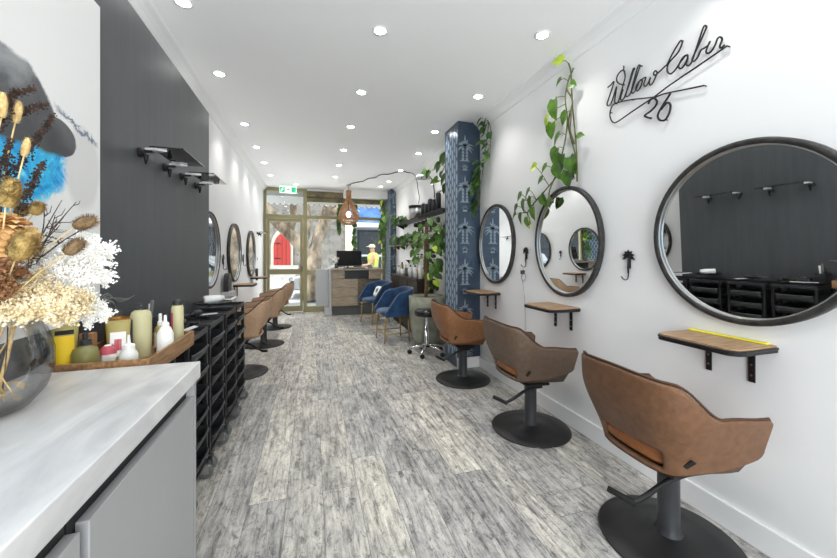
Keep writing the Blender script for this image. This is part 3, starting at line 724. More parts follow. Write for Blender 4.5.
# ------------------------------------------------------------------ trolleys
def make_trolley():
    t = thing('salon_trolley', '', 'trolley', (0, 0, 0), 'black drawer trolleys on castors')
    w, d = .165, .245
    for x in (-w + .012, w - .012):
        for y in (.012, d - .012): obj('post', MB().box(x - .011, x + .011, y - .011, y + .011, .10, .87), M['black_metal'], t, bevel=.003)
    tp = MB().box(-w, w, 0, d, .868, .876); tp.box(-w, w, 0, .006, .876, .900); tp.box(-w, w, d - .006, d, .876, .900); tp.box(-w, -w + .006, 0, d, .876, .900); tp.box(w - .006, w, 0, d, .876, .900)
    obj('top_tray', tp, M['black_plastic'], t, bevel=.002)
    obj('base_frame', _bx([(-w, w, 0, d, .100, .112)]), M['black_metal'], t, bevel=.003)
    for k in range(6):
        z = .128 + k * .122
        def bin_(a, b, z=z):
            x = (-.135 + .27 * a); f = 1 - (2 * a - 1) ** 4
            prof = [(.02, .0), (d - .03, .0), (d - .005, .012), (d + .012 * f + .002, .040), (d + .022 * f + .004, .062), (d + .016 * f + .002, .070)]
            q = b * (len(prof) - 1); i = min(int(q), len(prof) - 2); fr = q - i
            return (x, prof[i][0] + (prof[i + 1][0] - prof[i][0]) * fr, z + prof[i][1] + (prof[i + 1][1] - prof[i][1]) * fr)
        m = MB().grid(bin_, 10, 10); dr = obj('drawer', m, M['black_plastic'], t, smooth=True, solid=.004, soff=0)
        obj('drawer_side', _bx([(-.137, -.132, .02, d - .006, z, z + .07), (.132, .137, .02, d - .006, z, z + .07), (-.137, .137, .015, .021, z, z + .07)]), M['black_plastic'], dr)
        for rx in (-w + .02, .138): obj('runner', _bx([(rx, rx + .007, .02, d - .01, z + .066, z + .074)]), M['black_metal'], t)
    for x in (-w + .02, w - .02):
        for y in (.02, d - .02):
            c = MB().tube([(x, y, .102), (x, y, .085)], .010, 10); c.box(x - .020, x - .016, y - .016, y + .032, .032, .090); c.box(x + .016, x + .020, y - .016, y + .032, .032, .090); c.box(x - .020, x + .020, y - .020, y + .020, .084, .090)
            cs = obj('castor', c, M['steel'], t)
            w = MB().lathe([(0, -.014), (.034, -.014), (.040, -.009), (.040, .009), (.034, .014), (0, .014)], (x, y + .012, .0405), 22, 'x'); obj('wheel', w, M['wheel_grey'], cs, smooth=True)
            w = MB().lathe([(0, -.0155), (.014, -.015), (.016, -.013)], (x, y + .012, .0405), 14, 'x'); w.lathe([(0, .0155), (.014, .015), (.016, .013)], (x, y + .012, .0405), 14, 'x'); obj('hub', w, M['steel'], cs, smooth=True)
    return t
tr = make_trolley()
TRX = XD + .006
for i, (y, dz, lb) in enumerate([(1.585, 0, 'black drawer trolley holding the wooden tray at the end of the marble counter'),
    (2.075, 0, 'black drawer trolley beside the wooden tray, its top full of clips and brushes'),
    (2.45, 0, 'black drawer trolley in the middle of the row with combs on top'),
    (2.84, 0, 'black drawer trolley with the round black tray on top'),
    (3.20, 0, 'last black drawer trolley of the row, next to the pale tan chair')]):
    o = tr if i == 0 else copy_tree(tr)
    o['label'] = lb; place(o, (TRX, y, .0005), RZ_L)
    if i == 0: o.scale = (1, 1, .945)             # the one under the wooden tray is a lower model

# things on the trolleys
ZT = .8765
t = thing('round_tray', 'round black tray lying on top of the fourth trolley', 'tray', (-.685, 2.88, .9005))
obj('dish', MB().lathe([(0, .9005), (.105, .9005), (.125, .912), (.122, .914), (.103, .9045), (0, .9045)], (-.685, 2.88, 0), 36), M['black_gloss'], t, smooth=True)
t = thing('hair_dryer', 'white hair dryer lying on the round black tray', 'hair dryer', (-.69, 2.88, .905))
obj('barrel', MB().tube([(-.735, 2.84, .936), (-.66, 2.90, .936), (-.63, 2.925, .936)], [.028, .026, .019], 16), M['white_plastic'], t, smooth=True)
obj('handle', MB().tube([(-.72, 2.86, .930), (-.75, 2.95, .918)], [.014, .012], 10), M['white_plastic'], t, smooth=True)
def brush(name, label, x, y, z, a, L=.2, col='black_plastic'):
    d = Vector((cos(a), sin(a), 0)); p = Vector((x, y, z + .012))
    t = thing(name, label, 'brush', (x, y, z))
    obj('handle', MB().tube([p - d * L * .5, p], [.007, .010], 8), M[col], t, smooth=True)
    obj('bristles', MB().tube([p, p + d * L * .15, p + d * L * .42, p + d * L * .5], [.012, .020, .020, .012], 12), M['black_gloss'], t, smooth=True)
brush('round_brush', 'round black hairbrush on the second trolley nearest the panelling', -.74, 2.03, .880, 1.3)
brush('round_brush', 'round black hairbrush on the second trolley near its front edge', -.65, 2.10, .880, 1.75)
brush('round_brush', 'round black hairbrush on the middle trolley', -.70, 2.42, .880, 1.2)
def comb(label, x, y, a, mat, z=.8765):
    mb = MB(); mb.X = Matrix.Translation((x, y, z)) @ Matrix.Rotation(a, 4, 'Z')
    mb.box(-.09, .09, 0, .012, 0, .004)
    for k in range(30): mb.box(-.088 + k * .0055, -.0855 + k * .0055, -.018, 0, .0005, .0035)
    tag(obj('comb', mb, M[mat]), label, 'comb')
comb('white comb on the second trolley beside the spray can', -.60, 2.02, 1.4, 'white_plastic')
comb('white comb lying across the middle trolley', -.66, 2.50, .5, 'white_plastic')
comb('grey comb lying on the middle trolley near the panelling', -.76, 2.44, 1.5, 'greyish')
for k, (x, y, lb) in enumerate([(-.70, 2.16, 'black sectioning clip on the second trolley, far corner'), (-.60, 2.16, 'black sectioning clip on the second trolley, front corner'), (-.62, 2.36, 'black sectioning clip at the near edge of the middle trolley')]):
    m = MB(); m.X = Matrix.Translation((x, y, .8765)) @ Matrix.Rotation(.5 + k, 4, 'Z')
    m.prism([(-.05, -.006), (.05, -.004), (.05, .004), (-.05, .006)], .006, .012); m.prism([(-.05, -.006), (.05, -.004), (.05, .004), (-.05, .006)], 0, .005); m.box(-.052, -.03, -.009, .009, 0, .018)
    tag(obj('hair_clip', m, M['black_gloss']), lb, 'clip')
t = thing('tool_caddy', 'black open caddy of hair tools on the second trolley, against the panelling', 'caddy', (-.755, 1.98, .877))
obj('caddy_box', _bx([(-.798, -.71, 1.93, 2.0, .877, .885), (-.798, -.793, 1.93, 2.0, .885, .95), (-.715, -.71, 1.93, 2.0, .885, .95), (-.793, -.715, 1.93, 1.935, .885, .95), (-.793, -.715, 1.995, 2.0, .885, .95)]), M['black_plastic'], t)
for k, (x, y) in enumerate([(-.775, 1.95), (-.745, 1.975), (-.728, 1.95)]):
    tag(obj('tail_comb', MB().tube([(x, y, .888), (x + .006, y + .004, 1.0 + .02 * k)], [.006, .008], 8), M[['black_gloss', 'white_plastic', 'greyish'][k]], smooth=True), ['black tail comb standing in the tool caddy', 'white tail comb standing in the tool caddy', 'grey tail comb standing in the tool caddy'][k], 'comb')
t = thing('paper_packet', 'white folded papers lying on the last trolley', 'paper', (-.66, 3.2, .9005))
obj('sheet', MB().box(-.74, -.60, 3.10, 3.28, .9005, .906), M['paper'], t); obj('cover', MB().box(-.72, -.62, 3.13, 3.25, .906, .912), M['greyish'], t)
t = thing('arched_case', 'black arch topped case standing against the white left wall', 'case', (-.86, 4.5, .0))
obj('shell', MB().prism([(4.42, .84)] + [(4.51 - .09 * cos(a), .96 + .09 * sin(a)) for a in [pi * k / 12 for k in range(13)]] + [(4.60, .84)], -.955, -.90, 'yz'), M['black_plastic'], t, bevel=.008)
obj('stand', _bx([(-.97, -.86, 4.40, 4.62, .0, .84)]), M['grey_panel'], t, bevel=.004)
t = thing('hair_straightener', 'long black hair tool hanging on the left wall next to the shop door', 'hair tool', (-.95, 6.98, .79))
obj('body', MB().tube([(-.955, 7.0, .80), (-.955, 7.0, 1.02)], [.020, .024], 10), M['black_plastic'], t, smooth=True); obj('wall_clip', MB().box(-.978, -.955, 6.985, 7.015, .94, 1.0), M['black_metal'], t)
t = thing('light_switch', 'small white switch plate on the left wall near the door', 'switch', (XL, 7.2, 1.15))
obj('plate', MB().box(XL + .0005, XL + .008, 7.165, 7.235, 1.14, 1.255), M['white_plastic'], t, bevel=.003); obj('rocker', MB().box(XL + .008, XL + .013, 7.185, 7.215, 1.18, 1.215), M['greyish'], t)

# ------------------------------------------------------------------ counter
tag(obj('worktop', MB().box(XD + .002, -.352, -1.2, 1.322, .846, .900), M['stone_top'], bevel=.003), 'white veined marble worktop along the left under the dried flowers', 'worktop')
def cabinet(y0, y1, label):
    t = thing('counter_cabinet', label, 'cabinet', (-.58, (y0 + y1) / 2, 0), 'grey counter cabinets')
    obj('carcass', _bx([(XD + .002, -.385, y0 + .001, y1 - .001, .08, .845)]), M['cab_dark'], t)
    obj('door', MB().box(-.385, -.364, y0 + .022, y1 - .001, .085, .795), M['cab_grey'], t, bevel=.002)
    obj('plinth', _bx([(XD + .01, -.43, y0 + .001, y1 - .001, .0005, .08)]), M['cab_dark'], t)
    return t
cc = cabinet(.716, 1.294, 'grey counter cabinet at the far end beside the trolleys'); cabinet(.13, .714, 'grey counter cabinet nearest the camera under the marble worktop')
obj('end_panel', MB().box(XD + .002, -.364, 1.295, 1.318, .0005, .845), M['cab_grey'], cc)

# abstract canvas on the panelling
tag(obj('canvas_painting', MB().box(XD + .001, XD + .036, -.05, 1.635, 1.02, 2.205), M['art'], loc=(XD, .70, 1.02)), 'large white abstract canvas with slate and blue splashes behind the dried flowers', 'painting')

# ------------------------------------------------------------------ wooden tray and its bottles
tx0, tx1, ty0, ty1, tz, th = -.795, -.505, 1.345, 1.80, .852, .914
t = thing('wooden_tray', 'open wooden tray of hair products at the end of the counter', 'tray', (-.65, 1.58, tz))
obj('tray_base', MB().box(tx0, tx1, ty0, ty1, tz, tz + .008), M['wood_tray'], t)
for a in [(tx0, tx1, ty0, ty0 + .010, tz + .008, th), (tx0, tx1, ty1 - .010, ty1, tz + .008, th), (tx0, tx0 + .01, ty0 + .01, ty1 - .01, tz + .008, th), (tx1 - .01, tx1, ty0 + .01, ty1 - .01, tz + .008, th)]: obj('tray_side', MB().box(*a), M['wood_tray'], t, bevel=.002)
ZB = tz + .0085
def bottle(name, label, x, y, prof, mat, cap=None, capmat=None, lab=None, labmat=None, group='hair products in the wooden tray', z=ZB, cat='bottle', pump=False, n=24, hs=1.0, rs=1.0):
    prof = [(r * rs, h * hs) for r, h in prof]
    if cap: cap = [(r * rs, h * hs) for r, h in cap]
    if lab: lab = (lab[0] * rs, lab[1] * hs, lab[2] * hs)
    t = thing(name, label, cat, (x, y, z), group)
    obj('body', MB().lathe([(r, z + h) for r, h in prof], (x, y, 0), n), mat, t, smooth=True)
    top = prof[-1][1]
    if cap: obj('cap', MB().lathe([(r, z + h) for r, h in cap], (x, y, 0), 18), capmat, t, smooth=False)
    if lab:
        r0, h0, h1 = lab
        def lf(a, b): 
            an = pi * .95 + a * pi * .42; return (x + (r0 + .0008) * cos(an), y + (r0 + .0008) * sin(an), z + h0 + (h1 - h0) * b)
        obj('label', MB().grid(lf, 14, 1), labmat, t, smooth=True)
    if pump:
        obj('pump', MB().tube([(x, y, z + top), (x, y, z + top + .022), (x + .012, y - .02, z + top + .024), (x + .014, y - .026, z + top + .02)], .0035, 8), capmat, t, smooth=True)
    return t
bottle('pump_bottle', 'squat olive green pump bottle with a black pump at the front of the tray', -.722, 1.44, [(0, 0), (.034, 0), (.036, .004), (.036, .045), (.030, .058), (.014, .064), (.014, .068)], M['olive_bottle'], [(.0, .066), (.016, .066), (.016, .078), (.008, .080), (.008, .094), (0, .094)], M['black_plastic'], hs=1.4, rs=1.02)
bottle('squeeze_bottle', 'small white squeeze bottle in front of the tall spray can', -.606, 1.452, [(0, 0), (.021, 0), (.022, .003), (.022, .036), (.016, .046), (.014, .05)], M['translucent'], [(.015, .048), (.015, .060), (.005, .064), (.003, .085), (0, .085)], M['white_plastic'], hs=1.35, rs=1.2)
bottle('spray_can', 'tall cream spray can, the tallest product in the tray', -.628, 1.60, [(0, 0), (.029, 0), (.030, .003), (.030, .122), (.027, .136), (.016, .144), (.016, .146)], M['cream_bottle'], [(.018, .144), (.018, .150), (.008, .152), (.007, .164), (0, .164)], M['black_plastic'], (.030, .01, .118), M['greyish'], hs=1.27, rs=1.13)
bottle('squeeze_bottle', 'white nozzle bottle standing by the high side of the tray', -.548, 1.60, [(0, 0), (.022, 0), (.023, .004), (.023, .052), (.016, .066), (.012, .070)], M['translucent'], [(.011, .068), (.011, .078), (.005, .082), (.004, .098), (0, .098)], M['white_plastic'], hs=1.6, rs=1.22)
bottle('lotion_bottle', 'small yellow bottle with a white label behind the nozzle bottle', -.60, 1.70, [(0, 0), (.020, 0), (.020, .060), (.012, .068)], M['pale_gold'], [(.010, .066), (.010, .078), (.006, .080), (.006, .1), (0, .1)], M['white_plastic'], (.020, .008, .05), M['white_plastic'], hs=1.5)
bottle('spray_can', 'cream can with black cap and pink stripe at the far corner of the tray', -.556, 1.755, [(0, 0), (.025, 0), (.026, .004), (.026, .122), (.022, .132), (.018, .134)], M['cream_bottle'], [(.020, .130), (.020, .146), (.012, .152), (0, .153)], M['black_plastic'], (.026, .05, .11), M['pinkred'], hs=1.32, rs=.9)
bottle('amber_tin', 'amber printed tin standing behind the pale gold tube', -.74, 1.69, [(0, 0), (.044, 0), (.044, .082), (.040, .084), (.040, .080), (0, .078)], M['amber'], cat='tin', hs=1.7)
def soft_tube(name, label, x, y, w, h, d, mat, rz=0, lab=None, capmat=None, group='hair products in the wooden tray', z=ZB):
    t = thing(name, label, 'tube', (x, y, z), group)
    X = Matrix.Translation((x, y, z)) @ Matrix.Rotation(rz, 4, 'Z')
    def f(a, b):
        th = a * 2 * pi; k = b; wx = w * (.82 + .18 * k); dy = d * (1 - .9 * k); return (wx * cos(th), dy * sin(th), .014 + (h - .014) * k)
    m = MB(); m.X = X; m.grid(f, 20, 8, cu=True); obj('body', m, mat, t, smooth=True)
    m = MB(); m.X = X; m.box(-w, w, -.0025, .0025, h - .004, h + .006); obj('crimp', m, mat, t)
    m = MB(); m.X = X; m.lathe([(0, 0), (w * .8, 0), (w * .8, .015), (0, .015)], n=20); m.v = [X @ (X.inverted() @ v) for v in m.v]; obj('cap', m, capmat or mat, t)
    for (lw, z0, z1, lm) in (lab or []):
        m = MB(); m.X = X
        def g(a, b):
            zz = z0 + (z1 - z0) * b; k = (zz - .014) / (h - .014); xx = (a - .5) * 2 * lw; wx = w * (.82 + .18 * k); dy = d * (1 - .9 * k)
            return (xx, -dy * sqrt(max(0, 1 - (xx / wx) ** 2)) - .0009, zz)
        m.grid(g, 8, 6); obj('label', m, lm, t, smooth=True)
    return t
soft_tube('label_tube', 'olive tube with a big yellow label next to the glass vase', -.772, 1.43, .034, .162, .020, M['pale_gold'], radians(28), [(.023, .03, .128, M['yellow']), (.022, .132, .146, M['tag_black'])])
soft_tube('hair_tube', 'pale gold tube with a pink and white label in the tray middle', -.668, 1.525, .035, .150, .022, M['pale_gold'], radians(20), [(.022, .03, .115, M['paper']), (.010, .05, .09, M['pinkred'])])
tag(obj('carton', MB().box(-.765, -.725, 1.49, 1.515, ZB, ZB + .12), M['tan_box'], bevel=.001), 'small tan carton behind the yellow labelled tube', 'carton', 'hair products in the wooden tray')
t = thing('foil_packet', 'crumpled white and pink packet between the pump bottle and gold tube', 'packet', (-.67, 1.47, ZB), 'hair products in the wooden tray')
m = MB().ell((-.675, 1.475, ZB + .040), .022, .018, .040, 12, 8)
for i, v in enumerate(m.v): m.v[i] = v + Vector((noise.noise(v * 60), noise.noise(v * 60 + Vector((5, 0, 0))), abs(noise.noise(v * 60 + Vector((0, 9, 0)))))) * .006
obj('foil', m, M['paper'], t)
obj('pink_band', MB().lathe([(.0235, ZB + .050), (.021, ZB + .066), (.014, ZB + .078)], (-.675, 1.475, 0), 14), M['pinkred'], t)
t = thing('spatula', 'flat white plastic spatula lying at the front edge of the tray', 'spatula', (-.74, 1.385, ZB))
obj('blade', MB().prism([(-.785, 1.362), (-.70, 1.36), (-.672, 1.375), (-.70, 1.392), (-.785, 1.385)], ZB, ZB + .012), M['cream_bottle'], t, bevel=.004)
t = thing('wire_ornament', 'thin silver wire ornament standing behind the products', 'ornament', (-.77, 1.66, ZB))
m = MB()
for k in range(4): m.tube(catmull([(-.785, 1.775, ZB), (-.786, 1.775 + .004 * k, 1.02), (-.785, 1.74 - .02 * k, 1.065 + .006 * k), (-.784, 1.66 - .015 * k, 1.05 + .007 * (k % 2)), (-.786, 1.71, 1.075 + .008 * k), (-.784, 1.80, 1.07 - .006 * k), (-.786, 1.88 + .02 * k, 1.055 + .004 * k)], 5), .0012, 5)
obj('wire', m, M['steel'], t, smooth=True)

# ------------------------------------------------------------------ vase and dried flowers
VX, VY = -.688, 1.0
t = thing('glass_vase', 'round clear glass vase of dried flowers on the marble worktop', 'vase', (VX, VY, .9005))
prof = [(0, .9005), (.05, .9005), (.075, .910), (.102, .945), (.116, .99), (.116, 1.035), (.106, 1.075), (.095, 1.10), (.097, 1.115), (.093, 1.115), (.091, 1.10), (.102, 1.072), (.112, 1.033), (.112, .992), (.098, .949), (.072, .918), (.045, .908), (0, .908)]
obj('glass_bowl', MB().lathe(prof, (VX, VY, 0), 56), M['vase_glass'], t, smooth=True)
rnd = random.Random(3)
lf = MB()
for k in range(60):
    a = rnd.random() * 6.28; r = .07 * sqrt(rnd.random()); p = Vector((VX + r * cos(a), VY + r * sin(a), .912 + rnd.random() * .03 + r * .2)); d = Vector((rnd.uniform(-1, 1), rnd.uniform(-1, 1), rnd.uniform(-.3, .3))).normalized(); n = d.cross(Vector((0, 0, 1))).normalized() * .007
    lf.add([p - d * .018, p + n, p + d * .018, p - n + Vector((0, 0, .003))], [(0, 1, 2, 3)])
o = obj('leaf_litter', lf, M['straw']); tag(o, 'bed of dry leaf scraps lying in the bottom of the glass vase', 'dry leaves', None, 'stuff')
def blob(mb, p, r, rnd):
    a = rnd.random() * 6.28; c, s_ = cos(a) * r, sin(a) * r; z = r * rnd.uniform(.7, 1.2)
    mb.add([(p.x + c, p.y + s_, p.z), (p.x - s_, p.y + c, p.z), (p.x - c, p.y - s_, p.z), (p.x + s_, p.y - c, p.z), (p.x, p.y, p.z + z), (p.x, p.y, p.z - z)],
           [(0, 1, 4), (1, 2, 4), (2, 3, 4), (3, 0, 4), (1, 0, 5), (2, 1, 5), (3, 2, 5), (0, 3, 5)])
NECK = Vector((VX, VY, 1.09))
def stem_to(p, rnd, r=.0022):
    p = Vector(p); b = Vector((VX + rnd.uniform(-.05, .05), VY + rnd.uniform(-.05, .05), .925)); n = NECK + Vector((rnd.uniform(-.05, .05), rnd.uniform(-.05, .05), 0))
    return catmull([b, n, n.lerp(p, .55) + Vector((0, 0, .015)), p], 5), r
def keep(v): v.x = max(v.x, XD + .042); return v
def plume(name, label, tips, mat, seed, spread, cnt, r):
    rnd = random.Random(seed); base = sum((Vector(q) for q in tips), Vector()) / len(tips)
    t = thing(name, label, 'dried flower', (base.x, base.y, base.z)); m = MB(); st = MB()
    for q in tips:
        pts, rr = stem_to(q, rnd); pts = [keep(v) for v in pts]; st.tube(pts, .0016, 5); q = Vector(q)
        for k in range(cnt // 60):                # each spray ends in many little finger-like sprigs
            d = Vector((rnd.gauss(0, 1), rnd.gauss(0, 1), rnd.gauss(0, .9))).normalized(); L = spread * rnd.uniform(.5, 1.15)
            for j in range(60):
                f = rnd.random() ** .7; p = q + d * L * f + Vector((rnd.gauss(0, 1), rnd.gauss(0, 1), rnd.gauss(0, 1))) * r * 1.3
                blob(m, keep(p), r * rnd.uniform(.6, 1.15), rnd)
    obj('florets', m, mat, t); obj('stem', st, M['straw'], t, smooth=True)
WHITE = [(-.63,1.15,1.234),(-.59,1.165,1.206),(-.575,1.178,1.216),(-.60,1.154,1.165),(-.64,1.135,1.175),(-.578,1.165,1.25),(-.605,1.175,1.25),(-.685,1.165,1.234),(-.62,1.161,1.22),(-.655,1.12,1.20),(-.665,1.10,1.165),(-.61,1.12,1.15)]
plume('white_plume', 'large fluffy white dried plume spreading right over the hair products', WHITE, M['plume_white'], 11, .064, 2000, .0040)
plume('white_sprig', 'smaller fluffy white sprig drooping just above the wooden tray', [(-.604,1.161,1.115),(-.575,1.169,1.10),(-.56,1.182,1.095),(-.617,1.133,1.13),(-.64,1.12,1.12)], M['plume_white'], 12, .040, 900, .0036)
plume('cream_floret_cluster', 'cream dried floret cluster over the rim of the glass vase', [(-.597,1.022,1.149),(-.567,1.034,1.125),(-.598,.981,1.13),(-.579,1.017,1.115),(-.63,.991,1.14),(-.559,1.063,1.142),(-.634,1.055,1.17),(-.64,.968,1.13)], M['plume_cream'], 13, .045, 1100, .0044)
plume('rust_floret_cluster', 'rusty brown dried florets at the left edge above the vase', [(-.625,.942,1.211),(-.632,.943,1.169),(-.623,.961,1.22)], M['rust'], 14, .045, 700, .0042)
def protea(label, c, R):
    c = Vector(c); t = thing('dried_protea', label, 'dried flower', tuple(c)); m = MB(); rnd = random.Random(5)
    for ring in range(9):
        th = radians(12 + ring * 13); n = 8 + ring * 2
        for k in range(n):
            a = 2 * pi * (k + .5 * (ring % 2)) / n; d = Vector((sin(th) * cos(a), sin(th) * sin(a), cos(th))); e = Vector((-sin(a), cos(a), 0)); u = d.cross(e)
            p = c + d * R * .75; tip = c + d * R * 1.02 - u * R * .22
            w = e * R * .13
            m.add([p + u * R * .1 - w, p + u * R * .1 + w, tip + w * .9 + d * .004, tip - u * R * .08, tip - w * .9 + d * .004], [(0, 1, 2, 3, 4)])
    obj('petals', m, M['petal_orange'], t, solid=.0012); obj('core', MB().ell(c, R * .8, R * .8, R * .72), M['petal_orange'], t, smooth=True)
    pts, r = stem_to(c, rnd); obj('stem', MB().tube(pts, .004, 6), M['straw'], t, smooth=True)
protea('big tan orange dried bloom in the middle of the arrangement', (-.642, .985, 1.285), .055)
def spiky(name, label, tip, base, R, L, mat, spikes=260, hair=.010, seed=1, cat='dried flower'):
    tip = Vector(tip); base = Vector(base); d = (tip - base).normalized(); rnd = random.Random(seed)
    e1 = d.orthogonal().normalized(); e2 = d.cross(e1); c = tip
    t = thing(name, label, cat, tuple(base)); m = MB()
    ps = [c - d * L * .5 + d * L * k / 8 for k in range(9)]
    m.tube(ps, [max(.001, R * sqrt(max(0, 1 - ((k - 3.6) / 4.6) ** 2))) for k in range(9)], 10)
    for k in range(spikes):
        f = rnd.random(); rr = R * sqrt(max(0, 1 - ((f * 8 - 3.6) / 4.6) ** 2)); a = rnd.random() * 6.28; o_ = e1 * cos(a) + e2 * sin(a)
        p = c - d * L * .5 + d * L * f + o_ * rr * .9; q = p + (o_ + d * .5) * hair; s_ = d.cross(o_) * .0007
        m.add([p - s_, p + s_, q], [(0, 1, 2)])
    obj('flower_head', m, mat, t)
    pts, r = stem_to(c - d * L * .5, rnd); obj('stem', MB().tube([keep(v) for v in pts], .0016, 5), M['straw'], t, smooth=True)
    return t
spiky('teasel_head', 'golden bristly teasel head above the orange bloom', (-.597,.939,1.381), (-.605,.94,1.35), .0175, .060, M['teasel'], 900, .010, 21)
spiky('teasel_head', 'golden bristly teasel head below the orange bloom, in front of the others', (-.553,.904,1.272), (-.575,.915,1.24), .0185, .064, M['teasel'], 900, .010, 22)
spiky('teasel_head', 'small golden teasel head against the white canvas', (-.618,1.05,1.363), (-.63,1.053,1.345), .013, .032, M['teasel'], 500, .006, 23)
spiky('teasel_head', 'small golden teasel head tucked behind the upper large teasel', (-.668,1.086,1.361), (-.678,1.088,1.342), .013, .03, M['teasel'], 500, .006, 24)
spiky('teasel_head', 'brown conical teasel head, the upper one beside the white plume', (-.547,1.091,1.334), (-.577,1.098,1.322), .015, .05, M['teasel_brown'], 500, .010, 25)
spiky('teasel_head', 'brown conical teasel head pointing right in front of the white plume', (-.52,.999,1.271), (-.544,1.006,1.253), .013, .046, M['teasel_brown'], 500, .009, 26)
spiky('bunny_tail', 'pale bunny tail grass head, the highest one', (-.647,1.038,1.582), (-.652,1.036,1.54), .0085, .052, M['straw'], 400, .004, 27, 'dried grass')
spiky('bunny_tail', 'pale bunny tail grass head over the blue paint on the canvas', (-.612,1.006,1.495), (-.618,1.006,1.46), .0072, .042, M['straw'], 400, .004, 28, 'dried grass')
spiky('bunny_tail', 'pale bunny tail grass head at the left picture edge', (-.646,.996,1.581), (-.648,.996,1.54), .0085, .055, M['straw'], 400, .004, 29, 'dried grass')
def dock_spray(label, a, b, seed):
    a = Vector(a); b = Vector(b); rnd = random.Random(seed)
    t = thing('seed_spray', label, 'dried flower', tuple(b), 'dark dried seed sprays'); m = MB(); d = b - a
    for k in range(int(260 * d.length / .1)):
        f = rnd.random(); p = a + d * f + Vector((rnd.gauss(0, 1), rnd.gauss(0, 1), rnd.gauss(0, 1))) * (.0055 * (.5 + f * .6)); blob(m, keep(p), rnd.uniform(.0016, .0034), rnd)
    obj('seeds', m, M['dock'], t); pts, r = stem_to(b, rnd); obj('stem', MB().tube([keep(v) for v in pts] + [a], .0013, 5), M['twig'], t, smooth=True)
dock_spray('dark seed spray arching along the top left of the arrangement', (-.625,1.054,1.648), (-.70,1.045,1.60), 31)
dock_spray('dark seed spray pointing right below the topmost one', (-.612,1.072,1.621), (-.665,1.062,1.585), 32)
dock_spray('long dark seed spray rising diagonally in front of the slate paint', (-.610,1.09,1.60), (-.675,1.05,1.42), 33)
dock_spray('dark seed spray ending over the blue paint, lower right one', (-.618,1.071,1.478), (-.645,1.036,1.35), 34)
dock_spray('dark seed spray at the left edge beside the bunny tails', (-.628,.99,1.508), (-.662,1.0,1.40), 35)
dock_spray('short dark seed spray standing highest at the left edge', (-.638,1.014,1.625), (-.675,1.025,1.53), 36)
def twig(label, tips, seed):
    rnd = random.Random(seed); t = thing('bare_twig', label, 'twig', (VX, VY, 1.1)); m = MB(); root = Vector((-.655, 1.08, 1.22))
    m.tube(catmull([(VX, VY, .93), NECK, root], 5), [.0026] * 11, 6)
    for q in tips:
        q = Vector(q); mid = root.lerp(q, .5) + Vector((rnd.uniform(-.012, .012), rnd.uniform(-.01, .01), rnd.uniform(-.01, .015)))
        pts = [keep(v) for v in catmull([root, mid, q], 5)]; m.tube(pts, [.0021 - .0013 * k / (len(pts) - 1) for k in range(len(pts))], 5)
        for k in range(5):
            s0 = pts[rnd.randrange(3, len(pts) - 1)]; e = s0 + Vector((rnd.uniform(-.01, .035), rnd.uniform(-.02, .02), rnd.uniform(-.005, .04)))
            m.tube([keep(v) for v in [s0, s0.lerp(e, .5) + Vector((.004, 0, -.003)), e]], [.0011, .0009, .0005], 5)
    obj('branches', m, M['twig'], t, smooth=True)
twig('thin dark branching twig in front of the white canvas', [(-.617,1.133,1.395),(-.582,1.123,1.39),(-.622,1.135,1.33),(-.661,1.147,1.369),(-.552,1.165,1.345),(-.634,1.139,1.356)], 41)
twig('short dark branching twig beside the orange bloom', [(-.649,1.101,1.277),(-.652,1.144,1.312),(-.60,1.0,1.24),(-.59,.97,1.22)], 42)

# ------------------------------------------------------------------ plants
LEAF = [(0, 0), (.30, .02), (.50, .22), (.46, .48), (.28, .76), (.0, 1.0)]
def leaf(mb, base, d, nrm, L, wf=.8, fold=.25, droop=.2):
    d = d.normalized(); s = d.cross(nrm)
    if s.length < 1e-4: s = d.orthogonal()
    s.normalize(); n = s.cross(d); vs = []
    for (w, y) in LEAF: vs.append(base + d * y * L - n * droop * L * y * y)
    for sg in (1, -1):
        for (w, y) in LEAF[1:-1]:
            yb = y - (.12 if w < .35 and y < .1 else 0)
            vs.append(base + d * yb * L + s * sg * w * L * wf + n * (fold * w * L - droop * L * y * y))
    f = []
    for off in (6, 10):
        f.append((0, off, 1) if off == 6 else (0, 1, off))
        prev = off
        for k in range(3):
            f.append((k + 1, off + k, off + k + 1, k + 2) if off == 6 else (k + 1, k + 2, off + k + 1, off + k))
        f.append((4, off + 3, 5) if off == 6 else (4, 5, off + 3))
    mb.add(vs, f)
